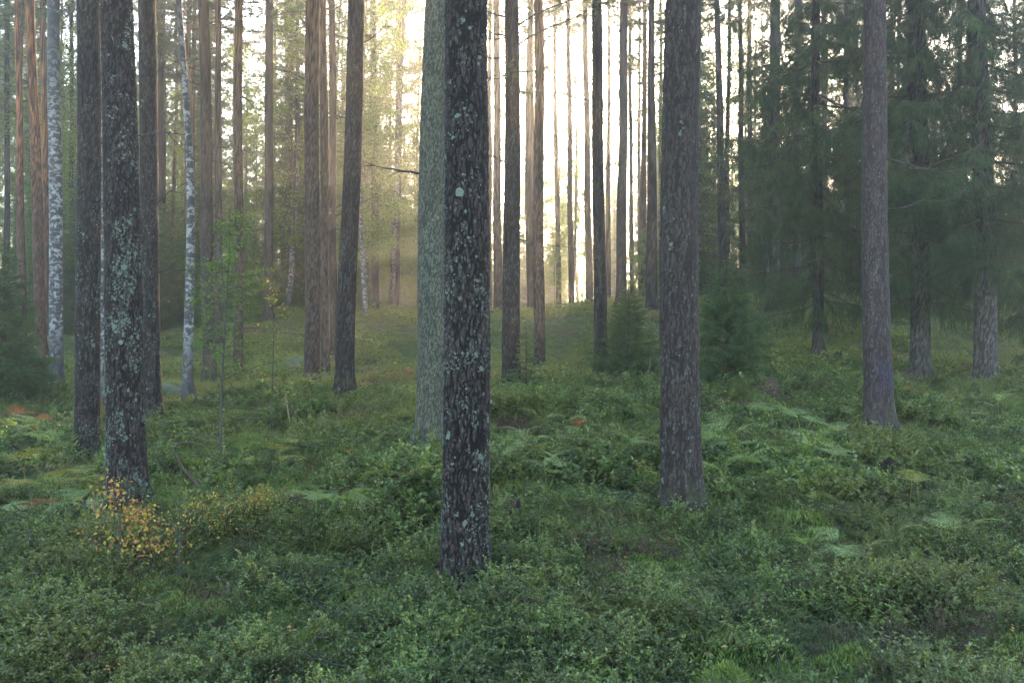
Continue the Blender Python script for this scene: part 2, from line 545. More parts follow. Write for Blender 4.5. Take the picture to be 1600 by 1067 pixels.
# ------------------------------------------------------------------ tree table
# kind, foot x, foot y, x at the top edge of the photo, width at foot, width at top edge (photo px), depth m, label, options
PINE, GREY, SPR, BIR = 'pine', 'grey', 'spruce', 'birch'
TREES = [
    (PINE, 727, 908, 728, 74, 66, 7.4, 'thick dark pine trunk nearest the camera, flecked with pale lichen', dict(mat=M_PINE, res=(216, 0.011), lich=1000, amp=0.022, stubs=2)),
    (PINE, 1064, 782, 1069, 65, 56, 9.2, 'stout grey-brown pine right of centre with the low sun glowing behind it', dict(mat=M_PINE_PLAIN, vs=0.30, res=(150, 0.016), lich=260, amp=0.019, stubs=2)),
    (PINE, 199, 772, 179, 60, 48, 9.5, 'leaning pine with broad foot, thickly crusted with lichen, left foreground', dict(mat=M_PINE_LICHEN, res=(150, 0.016), lich=2400, amp=0.016, stubs=5)),
    (PINE, 136, 713, 137, 37, 33, 12.5, 'straight dark pine just left of the lichen-crusted leaning pine', dict(mat=M_PINE, res=(100, 0.024), lich=600, amp=0.012, stubs=4)),
    (PINE, 238, 656, 230, 31, 26, 15.5, 'dark pine close behind and right of the lichen-crusted leaning pine', dict(mat=M_PINE, res=(84, 0.03), lich=450, amp=0.011, stubs=4)),
    (GREY, 673, 682, 685, 46, 40, 12.0, 'grey-green lichen-coated tree half hidden behind the nearest pine', dict(mat=M_GREY, res=(110, 0.022), lich=500, amp=0.010, stubs=1)),
    (PINE, 1374, 662, 1365, 45, 33, 12.5, 'mauve-brown pine with a blue paint mark low on its trunk', dict(mat=M_PINE_PAINT, vs=0.24, res=(110, 0.022), lich=160, amp=0.010, stubs=3)),
    (PINE, 538, 605, 557, 30, 26, 17.0, 'dark pine leaning right towards its top, with two dead side branches', dict(mat=M_PINE, res=(64, 0.05), amp=0.010, stubs=4, dead=[(560, 40, 40, 28), (556, 98, 22, 18)])),
    (PINE, 487, 592, 487, 25, 22, 21.0, 'straight brown pine with many dead stubs, front of the tight group of three', dict(mat=M_PINE_ORANGE, res=(48, 0.07), amp=0.008, stubs=16)),
    (PINE, 509, 588, 505, 15, 12, 24.0, 'middle pine of the tight group of three, half behind the front one', dict(mat=M_PINE_ORANGE, res=(32, 0.1), amp=0.008, stubs=12)),
    (PINE, 521, 583, 519, 14, 10, 27.0, 'rear right pine of the tight group of three', dict(mat=M_PINE, res=(32, 0.1), amp=0.007, stubs=8)),
    (PINE, 799, 605, 800, 29, 22, 18.0, 'dark straight pine a little right of the nearest pine', dict(mat=M_PINE, res=(60, 0.05), amp=0.010, stubs=6, low=[(-1, 60), (-1, 140), (1, 90)])),
    (PINE, 843, 576, 843, 19, 14, 24.0, 'slim pine with a reddish top standing right of the dark straight pine', dict(mat=M_PINE_ORANGE, res=(40, 0.08), amp=0.008, stubs=5)),
    (PINE, 939, 582, 932, 23, 16, 21.0, 'dark straight pine left of the young spruce in the middle', dict(mat=M_PINE, res=(48, 0.07), amp=0.009, stubs=5)),
    (PINE, 971, 470, 976, 16, 13, 33.0, 'hazy pine rising behind the young spruce in the middle', dict(mat=M_PINE_PLAIN, res=(28, 0.12), amp=0.007, stubs=8)),
    (PINE, 420, 490, 420, 14, 12, 34.0, 'lone knotty pine on the rise left of the tight group of three', dict(mat=M_PINE_PLAIN, res=(28, 0.12), amp=0.006, stubs=14)),
    (PINE, 372, 586, 372, 16, 12, 23.5, 'reddish pine directly behind the leafy green sapling', dict(mat=M_PINE_ORANGE, res=(32, 0.09), amp=0.007, stubs=9)),
    (PINE, 328, 582, 319, 20, 17, 22.0, 'broad grey-brown knotty pine between the birch and the leafy sapling', dict(mat=M_PINE_PLAIN, res=(40, 0.08), amp=0.007, stubs=14)),
    (PINE, 341, 545, 340, 13, 9, 29.0, 'thin orange pine showing beside the broad knotty pine', dict(mat=M_PINE_ORANGE, res=(26, 0.14), amp=0.005, stubs=6)),
    (PINE, 587, 488, 582, 12, 10, 38.0, 'slim hazy pine on the rise in front of the golden light beam', dict(mat=M_PINE_PLAIN, res=(24, 0.14), amp=0.005, stubs=6)),
    (PINE, 65, 547, 47, 17, 13, 25.0, 'rust-red leaning pine second from the left edge', dict(mat=M_PINE_RED_LIT, res=(36, 0.09), amp=0.006, stubs=5)),
    (PINE, 36, 540, 28, 12, 9, 28.0, 'thin rust-red pine left of the leaning red one', dict(mat=M_PINE_RED_LIT, res=(26, 0.12), amp=0.005, stubs=4)),
    (PINE, 74, 525, 67, 10, 8, 31.0, 'thin pale-red pine between the leaning red pine and the birch', dict(mat=M_PINE_RED_LIT, res=(24, 0.14), amp=0.005, stubs=3)),
    (PINE, 12, 520, 11, 9, 7, 36.0, 'thin dark pine at the left edge of the photo', dict(mat=M_PINE, res=(20, 0.2), amp=0.004, stubs=4)),
    (PINE, 893, 490, 888, 10, 6, 40.0, 'thin pine on the rise right of the reddish-topped pine', dict(mat=M_PINE_PLAIN, res=(20, 0.18), amp=0.004, stubs=4)),
    (PINE, 921, 483, 914, 12, 8, 42.0, 'faint pine in the light just left of the dark straight pine', dict(mat=M_PINE_PLAIN, res=(20, 0.18), amp=0.004, stubs=4)),
    (PINE, 778, 497, 776, 14, 10, 36.0, 'hazy brown pine just left of the dark straight pine', dict(mat=M_PINE_ORANGE, res=(24, 0.15), amp=0.005, stubs=4)),
    (PINE, 765, 492, 766, 8, 6, 42.0, 'thin hazy pine beside the right edge of the nearest trunk', dict(mat=M_PINE_PLAIN, res=(18, 0.2), amp=0.004, stubs=2)),
    (PINE, 832, 497, 830, 9, 7, 40.0, 'pale hazy pine peeping out left of the reddish-topped pine', dict(mat=M_PINE_PLAIN, res=(18, 0.2), amp=0.004, stubs=2)),
    (PINE, 1018, 474, 1017, 18, 9, 30.0, 'dark pine with a thick foot left of the sunlit stout pine', dict(mat=M_PINE, res=(28, 0.14), amp=0.006, stubs=6)),
    (PINE, 988, 462, 984, 8, 5, 46.0, 'thin dark pine against the bright gap, left one of the thin cluster', dict(mat=M_PINE, res=(16, 0.25), amp=0.004, stubs=4)),
    (PINE, 1006, 462, 1008, 7, 5, 48.0, 'thin dark pine against the bright gap, middle one of the thin cluster', dict(mat=M_PINE, res=(16, 0.25), amp=0.004, stubs=4)),
    (PINE, 1031, 462, 1033, 7, 5, 47.0, 'thin dark pine almost touching the left side of the sunlit stout pine', dict(mat=M_PINE, res=(16, 0.25), amp=0.004, stubs=4)),
    (PINE, 1131, 460, 1121, 13, 9, 33.0, 'dark pine against the bright gap right of the stout sunlit pine', dict(mat=M_PINE, res=(24, 0.14), amp=0.006, stubs=4)),
    (PINE, 1133, 455, 1140, 8, 6, 38.0, 'thinner pine crossing behind the one in the right bright gap', dict(mat=M_PINE, res=(20, 0.2), amp=0.004, stubs=4)),
    (SPR, 1208, 466, 1212, 20, 15, 29.0, 'grey spruce trunk standing on the rise at the left end of the spruces', dict(mat=M_SPRUCE_BARK, res=(30, 0.12), amp=0.005, br=(3.4, 15, 95, 2.2))),
    (PINE, 1160, 470, 1156, 10, 7, 36.0, 'slim dark trunk on the rise left of the grey spruce trunk', dict(mat=M_PINE, res=(20, 0.2), amp=0.004, stubs=5)),
    (SPR, 1243, 480, 1247, 14, 11, 33.0, 'slim grey spruce close right of the grey spruce trunk on the rise', dict(mat=M_SPRUCE_BARK, res=(24, 0.14), amp=0.005, br=(3.0, 15, 95, 2.0))),
    (SPR, 1278, 545, 1274, 17, 13, 20.5, 'spruce with long drooping grey-green boughs left of the blue-marked pine', dict(mat=M_SPRUCE_BARK, res=(36, 0.1), amp=0.005, br=(1.2, 11.5, 105, 2.2))),
    (SPR, 1438, 578, 1431, 31, 26, 18.0, 'dark mossy spruce trunk right of the blue-marked pine', dict(mat=M_SPRUCE_BARK, res=(50, 0.07), amp=0.006, br=(1.5, 11, 90, 2.1))),
    (SPR, 1541, 597, 1526, 35, 25, 17.0, 'grey spruce with a clean lower trunk near the right edge', dict(mat=M_SPRUCE_BARK, res=(56, 0.06), amp=0.006, br=(2.3, 10.5, 85, 2.1))),
    (SPR, 1650, 590, 1650, 30, 24, 18.5, 'spruce whose boughs reach in at the right edge', dict(mat=M_SPRUCE_BARK, res=(36, 0.1), amp=0.006, br=(1.0, 11, 85, 2.1))),
    (BIR, 88, 586, 84, 20, 18, 20.0, 'thick white birch with black scars near the left edge', dict(mat=M_BIRCH, res=(40, 0.08), amp=0.002, stubs=0)),
    (BIR, 293, 606, 280, 16, 8, 17.5, 'slender curving birch with white and black bark right of the dark pines', dict(mat=M_BIRCH, res=(32, 0.08), amp=0.002, stubs=0, bow=0.11)),
    (BIR, 159, 650, 155, 8, 7, 17.0, 'narrow birch seen in the gap between the two dark left pines', dict(mat=M_BIRCH, res=(24, 0.1), amp=0.002, stubs=0)),
    (BIR, 612, 470, 632, 9, 6, 42.0, 'pale leaning birch in the haze left of the grey-green tree', dict(mat=M_BIRCH, res=(20, 0.15), amp=0.002, stubs=0)),
    (PINE, 112, 500, 112, 8, 6, 36.0, 'thin dark trunk between the birch and the dark left pines', dict(mat=M_PINE_PLAIN, res=(18, 0.2), amp=0.004, stubs=3)),
    (PINE, 252, 490, 250, 10, 8, 38.0, 'hazy mauve pine right of the third dark left pine', dict(mat=M_PINE_PLAIN, res=(18, 0.2), amp=0.004, stubs=3)),
]

# ------------------------------------------------------------------ ground
PY = np.array([-300, -20, 0, 5, 7.4, 9.5, 12.5, 17, 21, 25, 30, 34, 40, 50, 80, 400.])
PZ = np.array([-0.6, -0.2, -0.1, -0.12, -0.08, 0.22, 0.62, 1.08, 1.30, 1.85, 2.85, 3.45, 3.95, 4.25, 4.5, 4.5])
_yy = np.linspace(-300, 400, 7001)
_zz = np.interp(_yy, PY, PZ)
_k = np.exp(-0.5 * (np.arange(-25, 26) / 10.0) ** 2)
_zz = np.convolve(np.pad(_zz, 25, 'edge'), _k / _k.sum(), 'valid')
FOOT = np.array([pix(t[1], t[2], t[6]) for t in TREES])
FOOT_RES = FOOT[:, 2] - 0.15 - np.interp(FOOT[:, 1], _yy, _zz)


def gheight(x, y, detail=True):
    x = np.atleast_1d(np.asarray(x, float)).ravel()
    y = np.atleast_1d(np.asarray(y, float)).ravel()
    z = np.interp(y, _yy, _zz)
    sw = np.full(len(x), 0.12)
    sr = np.zeros(len(x))
    for (fx, fy, fz), r in zip(FOOT, FOOT_RES):
        s = 1.2 + fy * 0.07
        wgt = np.exp(-0.5 * ((x - fx) ** 2 + (y - fy) ** 2) / s ** 2)
        sw += wgt
        sr += wgt * r
    z = z + sr / sw
    if detail:
        p = np.stack([x, y, np.zeros(len(x))], 1)
        calm = np.ones(len(x))
        for fx, fy, fz in FOOT:
            calm *= 1 - 0.9 * np.exp(-0.5 * ((x - fx) ** 2 + (y - fy + 0.4) ** 2) / 0.8 ** 2)
        z = z + calm * (fbm(p * 0.55, 3, 5) - 0.5) * 0.46 + calm * (fbm(p * 1.5, 3, 9) - 0.5) * 0.34
    return z


def gz(x, y):
    return float(gheight([x], [y])[0])


def ghit(px, py, dmin=3.0, dmax=70.0, above=0.0):
    """where the ray of a photo pixel meets the ground"""
    d = np.linspace(dmin, dmax, 1400)
    p0 = pix(px, py, 1.0)
    P = np.array([0, 0, CAMZ]) + d[:, None] * (p0 - np.array([0, 0, CAMZ]))
    g = gheight(P[:, 0], P[:, 1]) + above
    k = np.argmax(P[:, 2] < g)
    if P[k, 2] >= g[k]:
        k = len(d) - 1
    return np.array([P[k, 0], P[k, 1], g[k] - above])


def gridlines(a, b, fine_a, fine_b, st, grow):
    pts = list(np.arange(fine_a, fine_b, st))
    s, x = st, fine_b
    while x < b:
        pts.append(x)
        s *= grow
        x += s
    pts.append(b)
    s, x = st * grow, fine_a - st * grow
    while x > a:
        pts.insert(0, x)
        s *= grow
        x -= s
    pts.insert(0, a)
    return np.array(pts)


gx = gridlines(-210, 210, -10, 10, 0.11, 1.05)
gy = gridlines(-60, 230, 3.5, 26, 0.11, 1.05)
XX, YY = np.meshgrid(gx, gy)
ZZ = gheight(XX.ravel(), YY.ravel())
gv = np.stack([XX.ravel(), YY.ravel(), ZZ], 1)
nx_, ny_ = len(gx), len(gy)
ii = (np.arange(ny_ - 1)[:, None] * nx_ + np.arange(nx_ - 1)[None, :]).ravel()
gf = np.concatenate([np.stack([ii, ii + 1, ii + nx_ + 1], 1), np.stack([ii, ii + nx_ + 1, ii + nx_], 1)])
go = ob('ground', mk_mesh('ground', gv, gf, None, [M_GROUND], True))
go['kind'] = 'structure'


# ------------------------------------------------------------------ ground cover (stuff, uncountable)
def scatter(name, protos, P, rotz, scl, idx, tilt=None):
    """one stuff object whose points carry plant clumps"""
    n = len(P)
    me = bpy.data.meshes.new(name)
    me.vertices.add(n)
    me.vertices.foreach_set('co', np.ascontiguousarray(P, np.float32).ravel())
    a = me.attributes.new('rot', 'FLOAT_VECTOR', 'POINT')
    rr = np.zeros((n, 3))
    rr[:, 2] = rotz
    if tilt is not None:
        rr[:, :2] = tilt
    a.data.foreach_set('vector', np.ascontiguousarray(rr, np.float32).ravel())
    a = me.attributes.new('scl', 'FLOAT', 'POINT')
    a.data.foreach_set('value', np.ascontiguousarray(scl, np.float32))
    a = me.attributes.new('idx', 'INT', 'POINT')
    a.data.foreach_set('value', np.ascontiguousarray(idx, np.int32))
    o = ob(name, me)
    o['kind'] = 'stuff'
    ng = bpy.data.node_groups.new(name, 'GeometryNodeTree')
    ng.interface.new_socket('Geometry', in_out='INPUT', socket_type='NodeSocketGeometry')
    ng.interface.new_socket('Geometry', in_out='OUTPUT', socket_type='NodeSocketGeometry')
    N, L = ng.nodes, ng.links
    gi, go_ = N.new('NodeGroupInput'), N.new('NodeGroupOutput')
    iop = N.new('GeometryNodeInstanceOnPoints')
    jn = N.new('GeometryNodeJoinGeometry')
    for pm in reversed(protos):
        po = bpy.data.objects.new(pm.name, pm)
        oi = N.new('GeometryNodeObjectInfo')
        oi.inputs['Object'].default_value = po
        oi.inputs['As Instance'].default_value = True
        L.new(oi.outputs['Geometry'], jn.inputs[0])

    def na(nm, typ):
        nd = N.new('GeometryNodeInputNamedAttribute')
        nd.data_type = typ
        nd.inputs['Name'].default_value = nm
        return [s for s in nd.outputs if s.name == 'Attribute' and s.enabled][0]
    L.new(gi.outputs[0], iop.inputs['Points'])
    L.new(jn.outputs[0], iop.inputs['Instance'])
    iop.inputs['Pick Instance'].default_value = True
    L.new(na('idx', 'INT'), iop.inputs['Instance Index'])
    L.new(na('rot', 'FLOAT_VECTOR'), iop.inputs['Rotation'])
    L.new(na('scl', 'FLOAT'), iop.inputs['Scale'])
    L.new(iop.outputs[0], go_.inputs[0])
    md = o.modifiers.new('scatter', 'NODES')
    md.node_group = ng
    return o


def bilberry_clump(seed, nst=9, h=(0.14, 0.26), spread=0.10, leaf=0.021, lmul=1.0, m=(M_TWIG, M_BILBERRY)):
    r = np.random.default_rng(seed)
    g = G()
    P, D = [], []
    for s in range(nst):
        b = np.array([*(r.normal(size=2) * spread), -0.03])
        H = r.uniform(*h)
        out = norm(np.array([*(b[:2] * 3 + r.normal(size=2) * 0.35), 1.0]))
        t = np.linspace(0, 1, 5)[:, None]
        path = b + out * H * t + np.array([*(r.normal(size=2) * 0.05), 0.0]) * t ** 2
        g.add(*tube(path, np.linspace(0.0022, 0.001, 5), 3), 0)
        tw = [(path, 0.35)]
        for q in range(int(r.integers(2, 5))):
            k = r.uniform(0.3, 0.9)
            st = b + out * H * k
            d2 = norm(np.array([*(r.normal(size=2) * 0.9), 0.8]))
            L = H * r.uniform(0.3, 0.55)
            pp = st + d2 * L * np.linspace(0, 1, 3)[:, None]
            g.add(*tube(pp, [0.0013, 0.001, 0.0007], 3), 0)
            tw.append((pp, 0.05))
        for pp, a in tw:
            n = int(r.integers(7, 13) * lmul)
            u = r.uniform(a, 1, n)
            kk = u * (len(pp) - 1)
            i0 = np.minimum(kk.astype(int), len(pp) - 2)
            q = pp[i0] + (pp[i0 + 1] - pp[i0]) * (kk - i0)[:, None]
            ax = norm(pp[-1] - pp[0])
            dd = norm(np.stack([*(r.normal(size=(2, n))), r.normal(size=n) * 0.35 + 0.1], 1) + ax * 0.45)
            P.append(q)
            D.append(dd)
    P, D = np.concatenate(P), np.concatenate(D)
    n = len(P)
    Nn = norm(np.stack([*(r.normal(size=(2, n)) * 0.45), np.ones(n)], 1))
    L = leaf * r.uniform(0.65, 1.25, n)
    g.add(*leaves(P, D, Nn, L, L * 0.62), 1)
    return g.mesh('bilberry_clump', list(m))


def far_clump(seed, mat, rad_=0.35, h=0.22, n=150, leaf=0.045):
    r = np.random.default_rng(seed)
    a = r.uniform(0, 2 * math.pi, n)
    q = np.sqrt(r.uniform(0, 1, n)) * rad_
    z = h * (1 - (q / rad_) ** 2) * r.uniform(0.35, 1.05, n)
    P = np.stack([np.cos(a) * q, np.sin(a) * q, z], 1)
    D = norm(np.stack([*(r.normal(size=(2, n))), r.normal(size=n) * 0.5 + 0.35], 1))
    Nn = norm(np.stack([*(r.normal(size=(2, n)) * 0.6), np.ones(n)], 1))
    g = G()
    L = leaf * r.uniform(0.5, 1.3, n)
    g.add(*leaves(P, D, Nn, L, L * 0.6), 0)
    return g.mesh('far_clump', [mat])


def grass_tuft(seed, mat, n=46, rad_=0.10, h=(0.10, 0.28), wid=0.0035, lean=0.5):
    r = np.random.default_rng(seed)
    g = G()
    a = r.uniform(0, 2 * math.pi, n)
    q = np.sqrt(r.uniform(0, 1, n)) * rad_
    P = np.stack([np.cos(a) * q, np.sin(a) * q, np.full(n, -0.02)], 1)
    out = np.stack([np.cos(a), np.sin(a), np.zeros(n)], 1) * lean * r.uniform(0, 1, (n, 1)) + np.array([0, 0, 1.0]) + r.normal(size=(n, 3)) * 0.16
    out = norm(out)
    L = r.uniform(*h, n)[:, None]
    mid = P + out * L * 0.55
    tip = mid + norm(out + np.stack([np.cos(a), np.sin(a), np.full(n, -0.5)], 1) * r.uniform(0.2, 0.9, (n, 1))) * L * 0.5
    sd_ = norm(np.cross(out, rand_dirs(n, r))) * wid
    v = np.stack([P - sd_, P + sd_, mid - sd_ * 0.7, mid + sd_ * 0.7, tip], 1).reshape(-1, 3)
    k = np.arange(n)[:, None] * 5
    f = np.concatenate([k + [[0, 1, 3]], k + [[0, 3, 2]], k + [[2, 3, 4]]])
    g.add(v, f, 0)
    return g.mesh('grass_tuft', [mat])


def heather_clump(seed, mat, n=34):
    r = np.random.default_rng(seed)
    g = G()
    for s in range(n):
        b = np.array([*(r.normal(size=2) * 0.07), -0.02])
        H = r.uniform(0.1, 0.24)
        d = norm(np.array([*(r.normal(size=2) * 0.35 + b[:2] * 3), 1.0]))
        path = b + d * H * np.linspace(0, 1, 3)[:, None]
        g.add(*tube(path, [0.0015, 0.0012, 0.0008], 3), 0)
        m = 16
        u = r.uniform(0.3, 1, m)[:, None]
        g.add(*needles(b + d * H * u, d * 0.8 + r.normal(size=(m, 3)) * 0.6, 0.016, 0.005, r), 1)
    return g.mesh('heather_clump', [M_TWIG, mat])


def moss_clump(seed, mat, n=260, rad_=0.16, h=0.07):
    r = np.random.default_rng(seed)
    a = r.uniform(0, 2 * math.pi, n)
    q = np.sqrt(r.uniform(0, 1, n)) * rad_
    z = h * (1 - (q / rad_) ** 2)
    P = np.stack([np.cos(a) * q, np.sin(a) * q, z], 1)
    D = norm(np.stack([*(r.normal(size=(2, n)) * 0.6), np.ones(n)], 1))
    g = G()
    g.add(*needles(P, D, r.uniform(0.02, 0.045, n), 0.008, r), 0)
    return g.mesh('moss_clump', [mat])


def fan_points(d0, d1, density, half=0.66, margin=1.5, mask=None, seed=1):
    """random points on the ground inside the camera's view between two depths"""
    r = np.random.default_rng(seed)
    n = int(density * (half * (d1 ** 2 - d0 ** 2) + 2 * margin * (d1 - d0)))
    y = np.sqrt(r.uniform(d0 ** 2, d1 ** 2, n))
    x = r.uniform(-1, 1, n) * (half * y + margin)
    if mask is not None:
        k = r.uniform(0, 1, n) < mask(x, y)
        x, y = x[k], y[k]
    return np.stack([x, y, gheight(x, y)], 1), r


def pnoise(x, y, s, seed):
    return fbm(np.stack([x * s, y * s, np.zeros(len(x))], 1), 3, seed)


def clear_trunks(x, y):
    k = np.ones(len(x))
    for (fx, fy, fz), t in zip(FOOT, TREES):
        rr = t[4] * t[6] / F * 0.5
        k *= ((x - fx) ** 2 + (y - fy) ** 2) > (rr * 0.9) ** 2
    return k


def m_bil(x, y):
    n = pnoise(x, y, 0.9, 31)
    left = sstep(-1.0, -4.0, x) * sstep(8.5, 11, y) * 0.75
    mid = sstep(10, 15, y) * sstep(2.0, -2.0, x) * 0.72
    return clear_trunks(x, y) * sstep(0.30, 0.46, n) * (1 - np.maximum(left, mid))


def m_grass(x, y):
    n = pnoise(x, y, 0.8, 77)
    return clear_trunks(x, y) * (0.12 + 0.88 * sstep(0.44, 0.6, n)) * (0.25 + 0.75 * sstep(5.5, 8.5, y)) * (0.18 + 0.82 * sstep(9.5, 14, y)) * (1 - 0.5 * sstep(2, 5, x))


def m_heath(x, y):
    n = pnoise(x, y, 0.7, 99)
    a = np.exp(-(((x + 3.2) / 1.3) ** 2 + ((y - 15.5) / 1.6) ** 2)) * 0.7 + np.exp(-(((x - 0.55) / 0.8) ** 2 + ((y - 6.9) / 0.7) ** 2)) * 0.9
    return clear_trunks(x, y) * np.clip(sstep(0.52, 0.63, n) * 0.8 + a, 0, 1)


BIL = [bilberry_clump(s, nst=13 + s % 4, h=(0.09, 0.165 + 0.03 * (s % 3)), leaf=0.0168, lmul=2.1) for s in range(7)]
BILM = [bilberry_clump(50 + s, nst=13, h=(0.11, 0.23), spread=0.16, leaf=0.029, lmul=1.5) for s in range(5)]
p1, r1 = fan_points(3.6, 9.5, 104, mask=m_bil, seed=11)
scatter('bilberry_shrubs', BIL, p1, r1.uniform(0, 6.28, len(p1)), r1.uniform(0.6, 1.0, len(p1)) * (0.65 + 1.1 * sstep(0.38, 0.66, pnoise(p1[:, 0], p1[:, 1], 1.6, 203))), r1.integers(0, 7, len(p1)), r1.normal(size=(len(p1), 2)) * 0.12)
p2, r2 = fan_points(9.5, 19, 40, mask=m_bil, seed=12)
scatter('bilberry_shrubs', BILM, p2, r2.uniform(0, 6.28, len(p2)), r2.uniform(0.6, 1.05, len(p2)) * (0.7 + 1.1 * sstep(0.38, 0.66, pnoise(p2[:, 0], p2[:, 1], 1.1, 204))), r2.integers(0, 5, len(p2)), r2.normal(size=(len(p2), 2)) * 0.12)
FARC = [far_clump(s, M_BILB_FAR) for s in range(5)]
p3, r3 = fan_points(17.5, 48, 14, mask=lambda x, y: clear_trunks(x, y) * sstep(0.28, 0.5, pnoise(x, y, 0.5, 61)), seed=13)
scatter('distant_undergrowth', FARC, p3, r3.uniform(0, 6.28, len(p3)), r3.uniform(0.5, 1.1, len(p3)) * (0.6 + 1.3 * sstep(0.38, 0.66, pnoise(p3[:, 0], p3[:, 1], 0.6, 205))), r3.integers(0, 5, len(p3)))
GR = [grass_tuft(s, M_GRASS) for s in range(5)]
p4, r4 = fan_points(3.6, 26, 32, mask=m_grass, seed=14)
scatter('grass', GR, p4, r4.uniform(0, 6.28, len(p4)), r4.uniform(0.6, 1.25, len(p4)), r4.integers(0, 5, len(p4)))
HE = [heather_clump(s, M_HEATHER) for s in range(4)]
p5, r5 = fan_points(3.6, 24, 16, mask=m_heath, seed=15)
scatter('heather', HE, p5, r5.uniform(0, 6.28, len(p5)), r5.uniform(0.7, 1.3, len(p5)), r5.integers(0, 4, len(p5)))
MO = [moss_clump(s, M_MOSS) for s in range(3)]
p6, r6 = fan_points(3.6, 16, 14, mask=lambda x, y: sstep(0.42, 0.6, pnoise(x, y, 1.1, 45)), seed=16)
scatter('moss', MO, p6, r6.uniform(0, 6.28, len(p6)), r6.uniform(0.7, 1.6, len(p6)), r6.integers(0, 3, len(p6)))


def leaf_litter(seed, mats, n=14):
    r = np.random.default_rng(seed)
    P = np.stack([r.normal(size=n) * 0.12, r.normal(size=n) * 0.12, r.uniform(0.02, 0.2, n)], 1)
    L = r.uniform(0.02, 0.042, n)
    v, f = leaves(P, np.stack([*r.normal(size=(2, n)), r.normal(size=n) * 0.3], 1), norm(np.stack([*(r.normal(size=(2, n)) * 0.4), np.ones(n)], 1)), L, L * 0.7)
    return mk_mesh('leaf_litter', v, f, np.tile(r.integers(0, len(mats), n), 2), mats)


def twig_litter(seed):
    r = np.random.default_rng(seed)
    g = G()
    for k in range(3):
        L = r.uniform(0.15, 0.55)
        a = r.uniform(0, 6.28)
        t = np.linspace(-0.5, 0.5, 6)[:, None]
        q = np.array([*(r.normal(size=2) * 0.15), r.uniform(0.05, 0.16)]) + np.array([math.cos(a), math.sin(a), r.normal() * 0.25]) * L * t + r.normal(size=(6, 3)).cumsum(0) * 0.012
        g.add(*tube(q, np.linspace(0.005, 0.002, 6), 4), 0)
    return g.mesh('twig_litter', [M_DEAD])


TW = [twig_litter(s) for s in range(4)]
p8, r8 = fan_points(3.6, 16, 0.9, seed=18)
scatter('fallen_twigs', TW, p8, r8.uniform(0, 6.28, len(p8)), r8.uniform(0.7, 1.4, len(p8)), r8.integers(0, 4, len(p8)))
LI = [leaf_litter(s, [M_LEAF_YELLOW, M_LEAF_ORANGE, M_HEATHER, M_HEATHER]) for s in range(4)]
p7, r7 = fan_points(3.6, 18, 2.0, mask=lambda x, y: 0.25 + 0.75 * sstep(0.45, 0.6, pnoise(x, y, 0.8, 145)), seed=17)
scatter('leaf_litter', LI, p7, r7.uniform(0, 6.28, len(p7)), r7.uniform(0.7, 1.3, len(p7)), r7.integers(0, 4, len(p7)))

